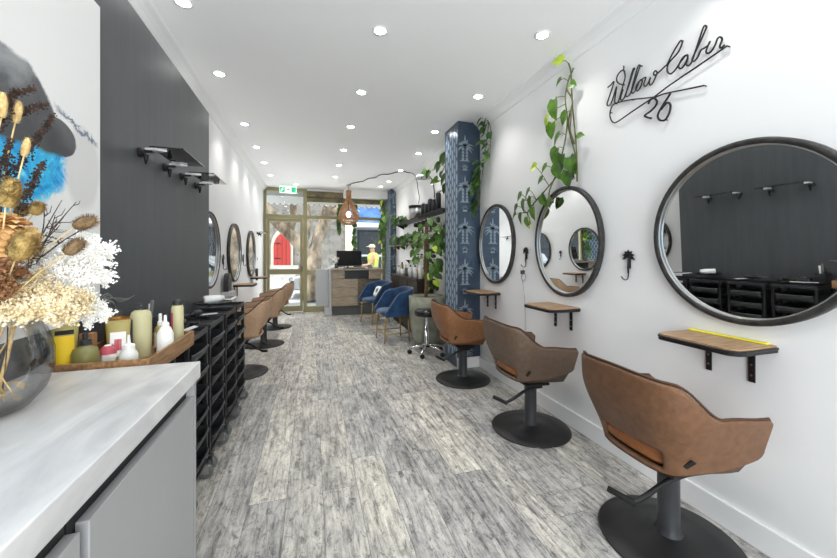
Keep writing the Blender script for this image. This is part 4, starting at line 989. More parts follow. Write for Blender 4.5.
def vine(label, paths, leaves, seed, size, name='trailing_pothos', out=Vector((-1, 0, 0)), r=.004, mats=('leaf', 'leaf_lime'), lime=.12, group=None, extra=None, xmax=XR - .012):
    rnd = random.Random(seed); p0 = Vector(paths[0][0]); t = thing(name, label, 'plant', tuple(Vector(paths[0][-1])), group)
    st = MB(); fm = MB()
    for P in paths:
        pts = catmull(P, 6); st.tube(pts, r, 6)
        if leaves:
            L = sum((pts[i + 1] - pts[i]).length for i in range(len(pts) - 1)); n = int(L * leaves)
            for k in range(n):
                p = pts[int((k + rnd.random()) / n * (len(pts) - 1))]
                side = Vector((rnd.uniform(-.2, .2), rnd.uniform(-1, 1), rnd.uniform(-.6, .3))); q = p + (out * rnd.uniform(.2, .9) + side * .8) * size * .6
                st.tube([p, p.lerp(q, .6) + Vector((0, 0, .01)), q], r * .45, 5, cap=False)
                fm.cur = 1 if rnd.random() < lime else 0
                leaf(fm, q, Vector((out.x * .4, rnd.uniform(-1, 1), -1 + rnd.uniform(-.2, .9))) + out * .2, (out + Vector((0, rnd.uniform(-.5, .5), .5))).normalized(), size * rnd.uniform(.7, 1.2))
    for (p, sz, dd, mi) in (extra or []):
        p = Vector(p); near = min((q for P in paths for q in catmull(P, 6)), key=lambda q: (q - p).length)
        st.tube([near, near.lerp(p, .6) + Vector((0, 0, .012)), p], r * .5, 5, cap=False)
        fm.cur = mi; leaf(fm, p, Vector(dd), (out + Vector((0, rnd.uniform(-.4, .4), .4))).normalized(), sz, .85)
    for m in (st, fm):
        for i, v in enumerate(m.v): v.x = min(v.x, xmax)
    obj('stems', st, M['stem'], t, smooth=True); obj('foliage', fm, [M[mats[0]], M[mats[1]]], t)
    return t
# vine over the middle mirror
vine('trailing vine climbing the right wall above the middle mirror, lime leaf at top',
     [[(1.80, 2.10, 2.66), (1.80, 2.075, 2.576), (1.80, 2.065, 2.40), (1.80, 2.05, 2.25), (1.80, 2.02, 2.0), (1.805, 2.02, 1.778)],
      [(1.79, 2.075, 2.56), (1.78, 2.11, 2.42), (1.78, 2.09, 2.25), (1.78, 2.103, 2.134), (1.78, 2.146, 2.0), (1.78, 2.2, 1.864), (1.78, 2.341, 1.77), (1.78, 2.47, 1.70), (1.78, 2.58, 1.62)],
      [(1.79, 2.06, 2.33), (1.77, 2.04, 2.24), (1.78, 2.06, 2.15), (1.80, 2.04, 2.05)],
      [(1.80, 2.05, 2.60), (1.785, 2.10, 2.48), (1.79, 2.05, 2.36), (1.79, 2.09, 2.2), (1.80, 2.03, 1.95), (1.80, 2.06, 1.80)],
      [(1.78, 2.2, 1.88), (1.77, 2.28, 1.74), (1.78, 2.24, 1.66)]], 0, 51, .11, r=.0055,
     
     extra=[((1.74, 2.09, 2.66), .10, (-.3, .8, .5), 1), ((1.74, 2.18, 2.42), .15, (0, .1, -1), 0), ((1.75, 2.215, 2.26), .12, (0, .3, -1), 0), ((1.74, 2.12, 2.14), .12, (0, .8, -.6), 0), ((1.75, 2.11, 1.99), .15, (0, .4, -1), 0), ((1.74, 2.16, 1.93), .12, (0, -.2, -1), 0),
            ((1.74, 2.40, 1.97), .10, (0, .9, .2), 1), ((1.75, 2.33, 1.86), .09, (0, 1, -.2), 0), ((1.75, 2.50, 1.80), .12, (0, .9, -.6), 0), ((1.74, 2.56, 1.73), .12, (0, .3, -1), 0), ((1.74, 2.66, 1.69), .11, (0, .8, -.6), 0), ((1.75, 2.62, 1.62), .10, (0, .3, -1), 0),
            ((1.75, 2.45, 1.65), .11, (0, .1, -1), 0), ((1.75, 2.03, 1.95), .13, (0, -.3, -1), 0), ((1.76, 2.0, 1.89), .10, (0, .2, -1), 0), ((1.76, 2.5, 1.52), .08, (0, .9, -.2), 1), ((1.78, 1.99, 2.09), .06, (0, -1, -.2), 0), ((1.77, 2.37, 1.74), .11, (0, -.4, -.8), 0), ((1.75, 2.06, 2.28), .10, (0, .7, -.7), 0), ((1.76, 2.13, 2.55), .08, (0, 1, -.3), 0), ((1.76, 2.04, 2.48), .07, (0, -.8, -.6), 0), ((1.74, 2.24, 2.33), .13, (0, .4, -.9), 1), ((1.75, 2.16, 2.05), .13, (0, .6, -.8), 0), ((1.75, 2.28, 1.95), .10, (0, .9, -.4), 0), ((1.74, 2.60, 1.78), .11, (0, .9, -.4), 0), ((1.74, 2.47, 1.74), .12, (0, .2, -1), 0), ((1.74, 2.69, 1.62), .10, (0, .9, -.5), 0), ((1.75, 2.54, 1.58), .10, (0, -.1, -1), 0), ((1.76, 2.06, 1.86), .12, (0, .1, -1), 0), ((1.76, 2.25, 1.70), .09, (0, .3, -1), 0)])
vine('hanging vine trailing down the right wall beside the blue palm pier',
     [[(1.80, 3.34, 2.74), (1.80, 3.30, 2.64), (1.80, 3.34, 2.50), (1.80, 3.38, 2.32), (1.79, 3.42, 2.15), (1.79, 3.46, 1.98), (1.79, 3.49, 1.80)], [(1.80, 3.30, 2.68), (1.80, 3.24, 2.55), (1.80, 3.26, 2.40), (1.80, 3.28, 2.28)], [(1.79, 3.46, 2.2), (1.79, 3.50, 2.0), (1.78, 3.50, 1.80)], [(1.79, 3.45, 2.3), (1.77, 3.49, 2.05), (1.77, 3.51, 1.75)]], 20, 52, .10, mats=('leaf_dark', 'leaf'), lime=.3)
# pothos by the shop window and round the pot
vine('tangled pothos hanging beside the shop window at the far pier', [[(1.66, 7.95, 2.62), (1.64, 7.96, 2.3), (1.66, 7.95, 2.0), (1.65, 7.95, 1.6), (1.67, 7.95, 1.1)], [(1.66, 7.9, 2.3), (1.60, 7.8, 2.1), (1.60, 7.75, 1.85), (1.62, 7.8, 1.6)], [(1.66, 7.5, 2.25), (1.62, 7.45, 2.0), (1.64, 7.5, 1.75)]], 17, 53, .17, out=Vector((-.9, -.5, 0)), lime=.12)
vine('pothos trailing from the ceiling corner just behind the blue palm pier', [[(1.80, 4.2, 2.60), (1.77, 4.25, 2.45), (1.76, 4.3, 2.3), (1.78, 4.25, 2.1), (1.77, 4.2, 1.95)], [(1.78, 4.35, 2.6), (1.74, 4.45, 2.45), (1.72, 4.5, 2.3), (1.75, 4.45, 2.15)], [(1.77, 4.6, 2.55), (1.7, 4.75, 2.5), (1.66, 4.8, 2.48)]], 13, 54, .15, mats=('leaf_dark', 'leaf'), lime=.35, out=Vector((-.9, -.4, 0)))

# ------------------------------------------------------------------ far right wall: shelves, console, pot
t = thing('concrete_planter', 'tall tapered grey green concrete planter behind the stool', 'planter', (1.56, 4.65, 0))
obj('pot', MB().lathe([(0, 0), (.14, .0), (.16, .012), (.20, .12), (.232, .30), (.248, .50), (.250, .69), (.23, .69), (.225, .66), (0, .65)], (1.56, 4.65, .0005), 40), M['concrete'], t, smooth=True)
obj('soil', MB().lathe([(0, .664), (.15, .662), (.226, .655)], (1.56, 4.65, 0), 24), M['soil'], t, smooth=True)
t = thing('potted_climber', 'tall leafy climbing plant growing out of the concrete planter', 'plant', (1.54, 4.62, .664))
rnd = random.Random(60); st = MB(); fm = MB()
obj('trunk', MB().tube(catmull([(1.54, 4.62, .655), (1.55, 4.62, 1.0), (1.53, 4.60, 1.4), (1.56, 4.62, 1.72)], 6), .026, 8), M['bark'], t, smooth=True)
for k in range(120):
    z = .75 + .93 * rnd.random() ** .8; a = rnd.uniform(0, 6.28); L = rnd.uniform(.07, .125); rr = rnd.uniform(.10, .26) * (1 if z > 1.05 else .55)
    b = Vector((1.56, 4.61, z)); q = b + Vector((cos(a) * rr, sin(a) * rr * .9, rnd.uniform(-.05, .12)))
    if z < 1.2: q.x = max(q.x, 1.56 + .04 * rnd.random())
    q.x += .03
    st.tube([b, b.lerp(q, .6) + Vector((0, 0, .03)), q], .003, 5, cap=False); fm.cur = 1 if rnd.random() < .08 else 0
    leaf(fm, q, Vector((cos(a), sin(a), -1.1)), Vector((-.6 + cos(a) * .4, -.8, .5)).normalized(), L)
for m in (st, fm):
    for v in m.v: v.x = min(v.x, XR - .015)
obj('stems', st, M['stem'], t, smooth=True); obj('foliage', fm, [M['leaf'], M['leaf_lime']], t)

t = thing('console_cabinet', 'low dark wood console along the right wall behind the planter', 'cabinet', (1.68, 5.9, 0))
obj('carcass', _bx([(1.54, XR - .018, 5.06, 6.75, .08, .87)]), M['console_wood'], t, bevel=.004)
obj('top', MB().box(1.52, XR - .002, 5.04, 6.77, .87, .90), M['console_wood'], t, bevel=.004)
for k in range(3):
    d = obj('door', MB().box(1.528, 1.54, 5.01 + k * .58, 5.575 + k * .58, .10, .85), M['console_wood'], t, bevel=.003)
    obj('knob', MB().ell((1.518, 5.53 + k * .58, .5), .01, .01, .01), M['gold'], d, smooth=True)
obj('plinth', _bx([(1.56, XR - .018, 5.02, 6.73, .0005, .08)]), M['cab_dark'], t)
rnd = random.Random(61)
cols = ['white_plastic', 'cream_bottle', 'white_plastic', 'pale_gold', 'white_plastic', 'translucent', 'greyish', 'white_plastic']
names = {'white_plastic': 'white', 'cream_bottle': 'cream', 'greyish': 'grey', 'pale_gold': 'pale gold', 'translucent': 'milky', 'black_plastic': 'black', 'olive_bottle': 'olive'}
ords = ['first', 'second', 'third', 'fourth', 'fifth', 'sixth', 'seventh', 'eighth', 'ninth', 'tenth', 'eleventh', 'twelfth']
for k in range(12):
    c = cols[k % 8]; h = rnd.choice([.14, .17, .20, .23]); r = rnd.uniform(.026, .034)
    bottle('product_bottle', '%s hair product bottle on the dark console, %s from the planter' % (names[c], ords[k]), 1.60 + .10 * (k % 2), 5.08 + k * .135, [(0, 0), (r, 0), (r, h * .8), (r * .55, h * .86)], M[c],
           [(r * .55, h * .84), (r * .55, h), (0, h)], M['black_plastic'] if k % 3 else M['white_plastic'], group='bottles on the dark console', z=.9005, n=14)
def wshelf(label, x0, y0, y1, z, mat='black_metal'):
    t = thing('display_shelf', label, 'shelf', ((x0 + XR) / 2, (y0 + y1) / 2, z))
    obj('board', MB().box(x0, XR - .001, y0, y1, z + .006, z + .02), M[mat], t, bevel=.002)
    for y in (y0 + .1, y1 - .1): obj('bracket', MB().prism([(XR - .001, z + .006), (x0 + .05, z + .006), (XR - .001, z - .07)], y - .008, y + .008, 'xz'), M['black_metal'], t)
wshelf('upper black display shelf high on the right wall behind the pier', 1.62, 4.25, 7.0, 1.86)
wshelf('lower wooden display shelf on the right wall near the far pier', 1.64, 5.6, 7.4, 1.45, 'wood_shelf')
wshelf('small white display shelf just above the row of bottles', 1.70, 5.0, 6.6, 1.17, 'trim_white')
t = thing('paint_pot', 'steel grey pot with a dark rim standing on the upper display shelf', 'pot', (1.70, 5.6, 1.88))
obj('body', MB().lathe([(0, 1.8805), (.12, 1.8805), (.13, 2.08), (.12, 2.08), (.11, 1.90), (0, 1.90)], (1.70, 5.6, 0), 28), M['steel'], t, smooth=True)
obj('rim_band', MB().lathe([(.131, 2.05), (.1335, 2.05), (.1335, 2.095), (.118, 2.095), (.118, 2.08)], (1.70, 5.6, 0), 28), M['black_metal'], t, smooth=True)
for k, y in enumerate([4.55, 4.72, 4.89, 5.06, 5.23]):
    h = [.24, .17, .20, .15, .18][k]
    bottle('display_can', 'black product can on the upper display shelf, %s from the pier' % ords[k], 1.70, y, [(0, 0), (.038, 0), (.038, h), (.028, h + .015)], M['black_plastic'], [(.02, h + .012), (.02, h + .035), (0, h + .035)], M['white_plastic'] if k % 2 else M['steel'], group='black cans on the upper shelf', z=1.8805, n=16)
for k, y in enumerate([5.0, 5.2, 5.4, 5.6]):   # tools hanging under the shelf
    t = thing('hanging_dryer', 'black hair tool hanging below the upper shelf, %s from the pier' % ords[k], 'hair tool', (1.72, y, 1.62), 'black tools under the upper shelf')
    obj('barrel', MB().tube([(1.66, y, 1.77), (1.78, y, 1.77)], [.035, .042], 14), M['black_gloss'], t, smooth=True); obj('handle', MB().tube([(1.74, y, 1.75), (1.75, y + .01, 1.62)], [.018, .015], 10), M['black_plastic'], t, smooth=True)
    obj('hook', MB().tube([(1.76, y, 1.80), (1.76, y, 1.86)], .004, 6), M['steel'], t)
for k in range(5):
    y = 5.1 + k * .2; bottle('small_jar', 'small pale jar on the white display shelf, %s from the planter' % ords[k], 1.76, y, [(0, 0), (.024, 0), (.024, .07), (.02, .075)], M[['white_plastic', 'greyish', 'cream_bottle', 'translucent', 'greyish'][k]], [(.022, .073), (.022, .095), (0, .095)], M['black_plastic'], group='jars on the white shelf', z=1.1905, n=14, cat='jar')
def shelf_plant(label, x, y, z, seed, n=26, s=.09):
    rnd = random.Random(seed); t = thing('shelf_plant', label, 'plant', (x, y, z)); m = MB(); st = MB()
    obj('pot', MB().lathe([(0, z), (.05, z), (.065, z + .09), (.058, z + .09), (.05, z + .08), (0, z + .08)], (x, y, 0), 20), M['white_plastic'], t, smooth=True)
    for k in range(n):
        a = rnd.random() * 6.28; rr = rnd.uniform(.05, .16); b = Vector((x, y, z + .085)); q = b + Vector((cos(a) * rr, sin(a) * rr, rnd.uniform(-.12, .10)))
        if (q - b).z < 0 and rr < .08: q.z = b.z + .03
        q.x = min(q.x, XR - .05); st.tube([b, b.lerp(q, .5) + Vector((0, 0, .05)), q], .002, 5, cap=False); m.cur = 1 if rnd.random() < .25 else 0; leaf(m, q, Vector((cos(a), sin(a), -.8)), Vector((-.4, -.6, .7)).normalized(), s * rnd.uniform(.7, 1.2))
    for mm in (m, st):
        for v in mm.v: v.x = min(v.x, XR - .01)
    obj('stems', st, M['stem'], t); obj('foliage', m, [M['leaf_dark'], M['leaf']], t)
shelf_plant('leafy plant in a white pot on the lower wooden shelf, nearer the planter', 1.72, 5.9, 1.4705, 71, 46, .11); shelf_plant('leafy plant in a white pot on the lower wooden shelf, nearer the window', 1.72, 6.9, 1.4705, 72, 46, .11)
shelf_plant('leafy plant in a white pot at the far end of the upper shelf', 1.72, 6.7, 1.8805, 73, 40, .11)
t = thing('wall_lamp', 'white dome lamp on a black arm high on the right wall', 'lamp', (1.75, 5.0, 2.1))
obj('shade', MB().lathe([(0, 2.475), (.02, 2.475), (.09, 2.45), (.12, 2.415), (.117, 2.413), (.085, 2.44), (0, 2.46)], (1.60, 4.95, 0), 28), M['white_plastic'], t, smooth=True)
obj('arm', MB().tube(catmull([(1.60, 4.95, 2.47), (1.66, 4.98, 2.50), (1.76, 5.0, 2.42), (1.80, 5.0, 2.25), (1.80, 5.0, 2.02)], 5), .008, 8), M['black_metal'], t, smooth=True)
obj('wall_plate', MB().box(1.79, XR - .001, 4.97, 5.03, 1.98, 2.12), M['black_metal'], t, bevel=.004)
cp = [(.76, 7.52, 2.742), (.80, 7.25, 2.742), (.92, 7.05, 2.742), (1.0, 6.95, 2.742), (1.05, 6.7, 2.742), (1.17, 6.55, 2.742), (1.22, 6.3, 2.742), (1.36, 6.2, 2.742), (1.44, 6.05, 2.742), (1.52, 5.9, 2.742), (1.62, 5.95, 2.738), (1.735, 5.9, 2.70), (1.75, 5.75, 2.55), (1.79, 5.80, 2.40), (1.78, 5.7, 2.25), (1.75, 5.66, 2.14)]
tag(obj('ceiling_cable', MB().tube(catmull(cp, 5), .007, 6), M['black_plastic'], smooth=True), 'dark wavy cable running along the ceiling to the pendant lamp', 'cable')

# ------------------------------------------------------------------ stool
t = thing('rolling_stool', 'round black rolling stool with chrome base beside the planter', 'stool', (1.41, 4.20, .0005))
sx, sy = 1.41, 4.20
obj('seat', MB().lathe([(0, .49), (.14, .49), (.153, .50), (.157, .525), (.153, .555), (.13, .57), (0, .575)], (sx, sy, 0), 40), M['black_gloss'], t, smooth=True)
obj('gas_column', MB().lathe([(.028, .10), (.028, .30), (.018, .302), (.018, .49)], (sx, sy, 0), 20), M['chrome'], t, smooth=True)
fb = MB()
for k in range(5):
    a = radians(20 + 72 * k); d = Vector((cos(a), sin(a), 0)); c = Vector((sx, sy, 0))
    fb.tube([c + d * .02 + Vector((0, 0, .105)), c + d * .12 + Vector((0, 0, .095)), c + d * .225 + Vector((0, 0, .072))], [.022, .018, .013], 10)
base = obj('star_base', fb, M['chrome'], t, smooth=True)
for k in range(5):
    a = radians(20 + 72 * k); p = Vector((sx, sy, 0)) + Vector((cos(a), sin(a), 0)) * .225
    cs = obj('castor', MB().tube([p + Vector((0, 0, .07)), p + Vector((0, 0, .045))], .008, 8), M['chrome'], t)
    w = MB().lathe([(0, -.02), (.024, -.02), (.028, -.012), (.028, .012), (.024, .02), (0, .02)], (p.x + .008, p.y, .0285), 18, 'y'); obj('wheel', w, M['rubber'], cs, smooth=True)

# ------------------------------------------------------------------ blue tub chairs
def tub_plan(u):
    pts = [(.262, .245), (.275, .10), (.27, -.06), (.21, -.205), (.10, -.262), (0, -.272)]
    full = catmull([(a, b, 0) for a, b in pts + [(-a, b) for a, b in pts[-2::-1]]], 6)
    f = u * (len(full) - 1); i = min(int(f), len(full) - 2); return full[i].lerp(full[i + 1], f - i)
def tub_surf(u, v):
    s = abs(u - .5) * 2; p = tub_plan(u)
    zt = .80 - .05 * sm(.3, .65, s); zt = zt - (zt - .47) * sm(.62, 1.0, s) ** 1.3
    zb = .395; z = zb + (zt - zb) * v; k = .90 + .10 * v
    return (p.x * k, p.y * k, z)
def make_tub():
    t = thing('tub_chair', '', 'chair', (0, 0, 0), 'blue velvet tub chairs')
    obj('backrest', MB().grid(tub_surf, 40, 8), M['velvet'], t, smooth=True, solid=.05, soff=-1, bevel=0, sub=2)
    def seat(a, b):
        th = a * 2 * pi; ph = (b - .5) * pi; sx_ = abs(cos(th)) ** .55 * (1 if cos(th) >= 0 else -1); sy_ = abs(sin(th)) ** .55 * (1 if sin(th) >= 0 else -1); r = abs(cos(ph)) ** .4
        return (.222 * sx_ * r, .235 * sy_ * r + .02, .435 + .052 * sin(ph))
    obj('seat', MB().grid(seat, 36, 10, cu=True), M['velvet'], t, smooth=True)
    for x, y in ((-.20, .20), (.20, .20), (-.18, -.18), (.18, -.18)):
        obj('leg', MB().tube([(x, y, .40), (x * 1.08, y * 1.1, .0)], [.011, .009], 10), M['gold'], t, smooth=True)
    fr = MB()
    for sx_ in (-1, 1): fr.tube([(sx_ * .213, .216, .13), (sx_ * .192, -.194, .13)], .007, 8)
    fr.tube([(-.213, .216, .13), (.213, .216, .13)], .007, 8)
    obj('stretcher', fr, M['gold'], t, smooth=True)
    return t
tb = make_tub()
place(tb, (1.175, 5.06, .0005), radians(97)); tb.scale = (.93, .93, .98); tb['label'] = 'blue velvet tub chair on gold legs nearest the camera'
tb2 = copy_tree(tb); place(tb2, (1.17, 6.50, .0005), radians(112)); tb2['label'] = 'blue velvet tub chair on gold legs with a white cushion, closer to the desk'
def cushion_(a, b):
    th = a * 2 * pi; ph = (b - .5) * pi; cx_ = abs(cos(th)) ** .4 * (1 if cos(th) >= 0 else -1); sy_ = abs(sin(th)) ** .4 * (1 if sin(th) >= 0 else -1); r = abs(cos(ph)) ** .5
    return Vector((.105 * cx_ * r, .105 * sy_ * r, .035 * sin(ph)))
MX = Matrix.Translation((1.10, 6.36, .615)) @ Matrix.Rotation(radians(112), 4, 'Z') @ Matrix.Rotation(radians(-68), 4, 'X')
MX = Matrix.Translation((1.20, 6.44, .585)) @ Matrix.Rotation(radians(22), 4, 'Z') @ Matrix.Rotation(radians(-62), 4, 'Y')
m = MB(); m.X = MX; m.grid(cushion_, 28, 10, cu=True)
t = thing('white_cushion', 'small white cushion with grey print propped in the farther blue chair', 'cushion', (1.08, 6.4, .5))
obj('cover', m, M['paper'], t, smooth=True)
m = MB(); m.X = MX; m.box(-.03, .045, -.035, .03, .0335, .0355); m.box(-.05, -.04, -.05, .05, .0315, .0335); obj('print', m, M['greyish'], t)

# ------------------------------------------------------------------ reception desk
t = thing('reception_desk', 'weathered oak reception desk with drawers in front of the shop window', 'desk', (.95, 7.6, 0))
dw = M['desk_wood']
obj('carcass', _bx([(.41, .955, 7.42, 7.85, .20, .95), (.955, 1.42, 7.70, 7.85, .20, .95), (1.42, 1.46, 7.42, 7.85, .20, .95)]), dw, t)
obj('worktop', MB().box(.395, 1.48, 7.36, 7.90, .95, .985), dw, t, bevel=.003)
obj('plinth', _bx([(.45, 1.44, 7.50, 7.84, .0005, .20)]), M['greyish'], t)
for (x0, x1, z0, z1) in [(.425, .665, .78, .94), (.425, .945, .59, .765), (.425, .945, .40, .58), (.425, .945, .215, .39)]:
    d = obj('drawer', MB().box(x0, x1, 7.40, 7.42, z0, z1), dw, t, bevel=.003)
    if z1 > .9: obj('knob', MB().lathe([(0, 7.375), (.014, 7.377), (.016, 7.388), (.007, 7.392), (.007, 7.40)], ((x0 + x1) / 2, 0, (z0 + z1) / 2), 14, 'y'), M['steel'], d, smooth=True)
obj('open_slot', MB().box(.68, 1.17, 7.395, 7.60, .775, .94), M['black_plastic'], t)
obj('side_cupboard', MB().box(1.18, 1.42, 7.40, 7.69, .76, .95), dw, t, bevel=.003)
obj('counter_front', _bx([(.10, .41, 7.88, 7.98, .15, .96), (.41, 1.48, 7.90, 7.98, .15, 1.0)]), M['grey_panel'], t, bevel=.004)
obj('end_panel', MB().box(.372, .408, 7.44, 7.88, .0005, .985), M['grey_panel'], t, bevel=.003)
obj('foot_block', MB().box(.28, .372, 7.50, 7.88, .0005, .16), M['grey_panel'], t, bevel=.003)
t = thing('monitor', 'wide black computer monitor standing on the reception desk', 'monitor', (.75, 7.60, .986))
R = Matrix.Translation((.80, 7.62, 1.03)) @ Matrix.Rotation(radians(8), 4, 'Z') @ Matrix.Rotation(radians(-10), 4, 'X')
m = MB(); m.X = R; m.box(-.275, .275, -.012, .012, 0, .34); obj('bezel', m, M['black_plastic'], t, bevel=.004)
m = MB(); m.X = R; m.box(-.265, .265, -.0135, -.012, .02, .33); obj('screen', m, M['screen'], t)
obj('stand', _bx([(.66, .86, 7.56, 7.74, .9855, .995), (.74, .78, 7.63, 7.66, .995, 1.10)]), M['black_plastic'], t)
t = thing('keyboard', 'black keyboard on a pull-out tray at the desk edge', 'keyboard', (.88, 7.42, .986))
obj('body', MB().box(.68, 1.10, 7.37, 7.50, .9855, .998), M['black_plastic'], t, bevel=.003)
m = MB()
for i in range(14):
    for j in range(4): m.box(.69 + i * .029, .714 + i * .029, 7.38 + j * .028, 7.403 + j * .028, .998, 1.003)
obj('keys', m, M['greyish'], t)
t = thing('desk_flowers', 'small glass of white flowers on the desk left of the monitor', 'flowers', (.50, 7.62, .9855))
obj('glass', MB().lathe([(0, .9855), (.035, .9855), (.04, 1.08), (.037, 1.08), (.033, .99), (0, .99)], (.52, 7.62, 0), 20), M['glass'], t, smooth=True)
m = MB(); rnd = random.Random(80); st = MB()
for k in range(14):
    a = rnd.random() * 6.28; q = Vector((.52 + cos(a) * .09 * rnd.random(), 7.62 + sin(a) * .07, 1.12 + rnd.random() * .12)); st.tube([(.52, 7.62, .99), q], .0018, 5)
    for j in range(30): blob(m, q + Vector((rnd.gauss(0, 1), rnd.gauss(0, 1), rnd.gauss(0, 1))) * .012, .006, rnd)
obj('blooms', m, M['plume_white'], t); obj('stems', st, M['stem'], t)
t = thing('card_reader', 'small grey card reader on the desk right of the monitor', 'card reader', (1.22, 7.5, .9855))
obj('body', MB().prism([(7.44, .9855), (7.60, .9855), (7.60, 1.05), (7.44, 1.0)], 1.19, 1.27, 'yz'), M['greyish'], t, bevel=.004); obj('screen', MB().prism([(7.53, 1.0285), (7.585, 1.0465), (7.585, 1.048), (7.53, 1.030)], 1.20, 1.26, 'yz'), M['screen'], t)
tag(obj('white_folder', MB().prism([(1.50, .30), (1.515, .0005), (1.53, .0015), (1.515, .30)], 7.30, 7.34, 'xz'), M['paper']), 'white folder leaning upright between the desk and the far pier', 'folder')

# ------------------------------------------------------------------ pendant
t = thing('pendant_lamp', 'drop shaped copper wicker pendant lamp hanging over the desk', 'lamp', (.76, 7.45, 1.93))
px_, py_ = .76, 7.45
prof = [(.05, 1.91), (.12, 1.93), (.185, 1.99), (.21, 2.08), (.19, 2.18), (.14, 2.29), (.085, 2.38), (.055, 2.46), (.05, 2.56), (.055, 2.63)]
pc = catmull([(a, b, 0) for a, b in prof], 4); m = MB()
for k in range(34):
    a = 2 * pi * k / 34; m.tube([(px_ + p.x * cos(a + .25 * (p.y - 2)), py_ + p.x * sin(a + .25 * (p.y - 2)), p.y) for p in pc], .0065, 5)
for p in pc[::3]: m.tube([(px_ + p.x * cos(2 * pi * k / 36), py_ + p.x * sin(2 * pi * k / 36), p.y) for k in range(36)], .004, 5, True)
obj('shade', m, M['wicker'], t, smooth=True); obj('bulb', MB().ell((px_, py_, 2.13), .05, .05, .065), M['bulb'], t, smooth=True)
obj('cord', MB().tube([(px_, py_, 2.19), (px_, py_, 2.745)], .005, 6), M['black_plastic'], t); obj('ceiling_rose', MB().lathe([(0, 2.72), (.045, 2.725), (.05, 2.749), (0, 2.749)], (px_, py_, 0), 20), M['steel'], t, smooth=True)
vine('dark leafy vine hanging in the window below the pendant lamp', [[(.62, 8.05, 2.40), (.60, 8.06, 2.1), (.62, 8.06, 1.8)], [(.95, 8.02, 2.45), (.97, 8.04, 2.2), (.95, 8.04, 1.85), (.94, 8.04, 1.5), (.95, 8.04, 1.25)]], 20, 55, .13, out=Vector((0, -1, 0)), mats=('leaf_dark', 'leaf'), lime=.1)

# ------------------------------------------------------------------ the street outside
struct(obj('ground', MB().box(-14, 16, YF + .06, 24, -.30, -.16), M['asphalt'])); struct(obj('ground_pavement', MB().box(-14, 16, YF + .06, 9.9, -.16, -.06), M['pavement']))
struct(obj('ground_far_pavement', MB().box(-14, 16, 15.5, 20, -.16, -.05), M['pavement']))
t = thing('stone_church', 'rough stone building with a red arched door across the street', 'building', (-3, 21, -.05))
def arch(cx, z0, zs, w, n=8):                              # pointed arch, each side struck from the opposite springing
    R_ = 2.3 * w; a1 = math.acos((R_ - w) / R_)
    right = [(cx + w - R_ + R_ * cos(a1 * k / n), zs + R_ * sin(a1 * k / n)) for k in range(n + 1)]
    left = [(2 * cx - a, b) for a, b in right[::-1]][1:]
    return [(cx - w, z0), (cx + w, z0)] + right + left
obj('wall', MB().box(-12, 1.9, 20.2, 24, -.05, 9), M['stone'], t)
obj('door_surround', MB().prism(arch(-1.49, .6, 1.75, .56), 20.06, 20.2, 'xz'), plain('pale_stone_surround', rgb(206, 200, 188), .8), t)
rd = obj('arched_door', MB().prism(arch(-1.49, .75, 1.72, .42), 19.98, 20.06, 'xz'), M['red_door'], t)
m = MB()
for z in (1.1, 1.9): m.box(-1.88, -1.56, 19.965, 19.98, z, z + .05)
for x in (-1.70, -1.49, -1.28): m.box(x - .008, x + .008, 19.972, 19.98, .78, 2.2)
obj('iron_strap', m, M['black_metal'], rd)
for k in range(4): obj('step', MB().box(-2.4, -.65, 19.2 + k * .2, 20.06, -.05 + k * .2, .15 + k * .2), M['pavement'], t)
t = thing('blue_shopfront', 'grey shopfront with a blue fascia across the street on the right', 'building', (6, 18.5, -.05))
obj('wall', MB().box(1.95, 12, 18.2, 22, -.05, 8), M['shop_grey'], t); obj('fascia', MB().box(1.95, 12, 17.9, 18.2, 2.95, 4.6), M['blue_board'], t); obj('awning_edge', MB().box(1.95, 12, 17.4, 18.2, 2.72, 2.92), M['awning_cloth'], t)
for k in range(4):
    w = obj('window', MB().box(2.3 + k * 2.4, 4.3 + k * 2.4, 18.13, 18.2, .5, 2.6), M['black_metal'], t); obj('pane', MB().box(2.38 + k * 2.4, 4.22 + k * 2.4, 18.11, 18.13, .58, 2.52), M['car_glass'], w)
t = thing('street_tree', 'big pale mottled tree with a leaning limb outside the door', 'tree', (.15, 11.2, -.06))
tkp = catmull([(.0, 11.2, -.1), (.0, 11.2, .5), (.02, 11.2, .95), (.13, 11.2, 1.5), (.32, 11.25, 2.1), (.6, 11.3, 2.9), (1.0, 11.5, 4.2), (1.3, 11.7, 5.2)], 5)
tk = MB().tube(tkp, [.31 - .13 * sm(.9, 1.7, p.z) - .03 * sm(2.5, 5, p.z) for p in tkp], 16)
for i, v in enumerate(tk.v): tk.v[i] = v + Vector((noise.noise(v * 3), noise.noise(v * 3 + Vector((7, 0, 0))), 0)) * .05
obj('trunk', tk, M['tree_bark'], t, smooth=True)
lb = MB().tube(catmull([(.03, 11.2, .85), (-.18, 11.1, 1.38), (-.55, 11.0, 1.85), (-.98, 10.9, 2.3), (-1.5, 10.8, 3.0), (-2.2, 10.7, 4.2)], 5), [.19] * 8 + [.175] * 8 + [.16] * 10, 12)
for q in ([(-.62, 11, 1.95), (-.50, 10.9, 2.5), (-.55, 10.9, 3.4)], [(.55, 11.3, 2.6), (.9, 11.1, 2.75), (1.6, 11, 3.3)], [(-.25, 11.1, 1.55), (-.1, 11.0, 2.1), (-.12, 11, 3.2)]): lb.tube(catmull(q, 5), [.12] * 5 + [.10] * 6, 10)
obj('limb', lb, M['tree_bark'], t, smooth=True)
t = thing('awning', 'pale shop awning with a white scalloped edge outside above the window', 'awning', (.4, 9, 2.6))
obj('canopy', MB().prism([(8.26, 3.2), (8.26, 3.24), (9.7, 2.86), (9.7, 2.82)], -2.6, 3.6, 'yz'), M['awning_grey'], t)
pts = [(-2.6, 2.84)]
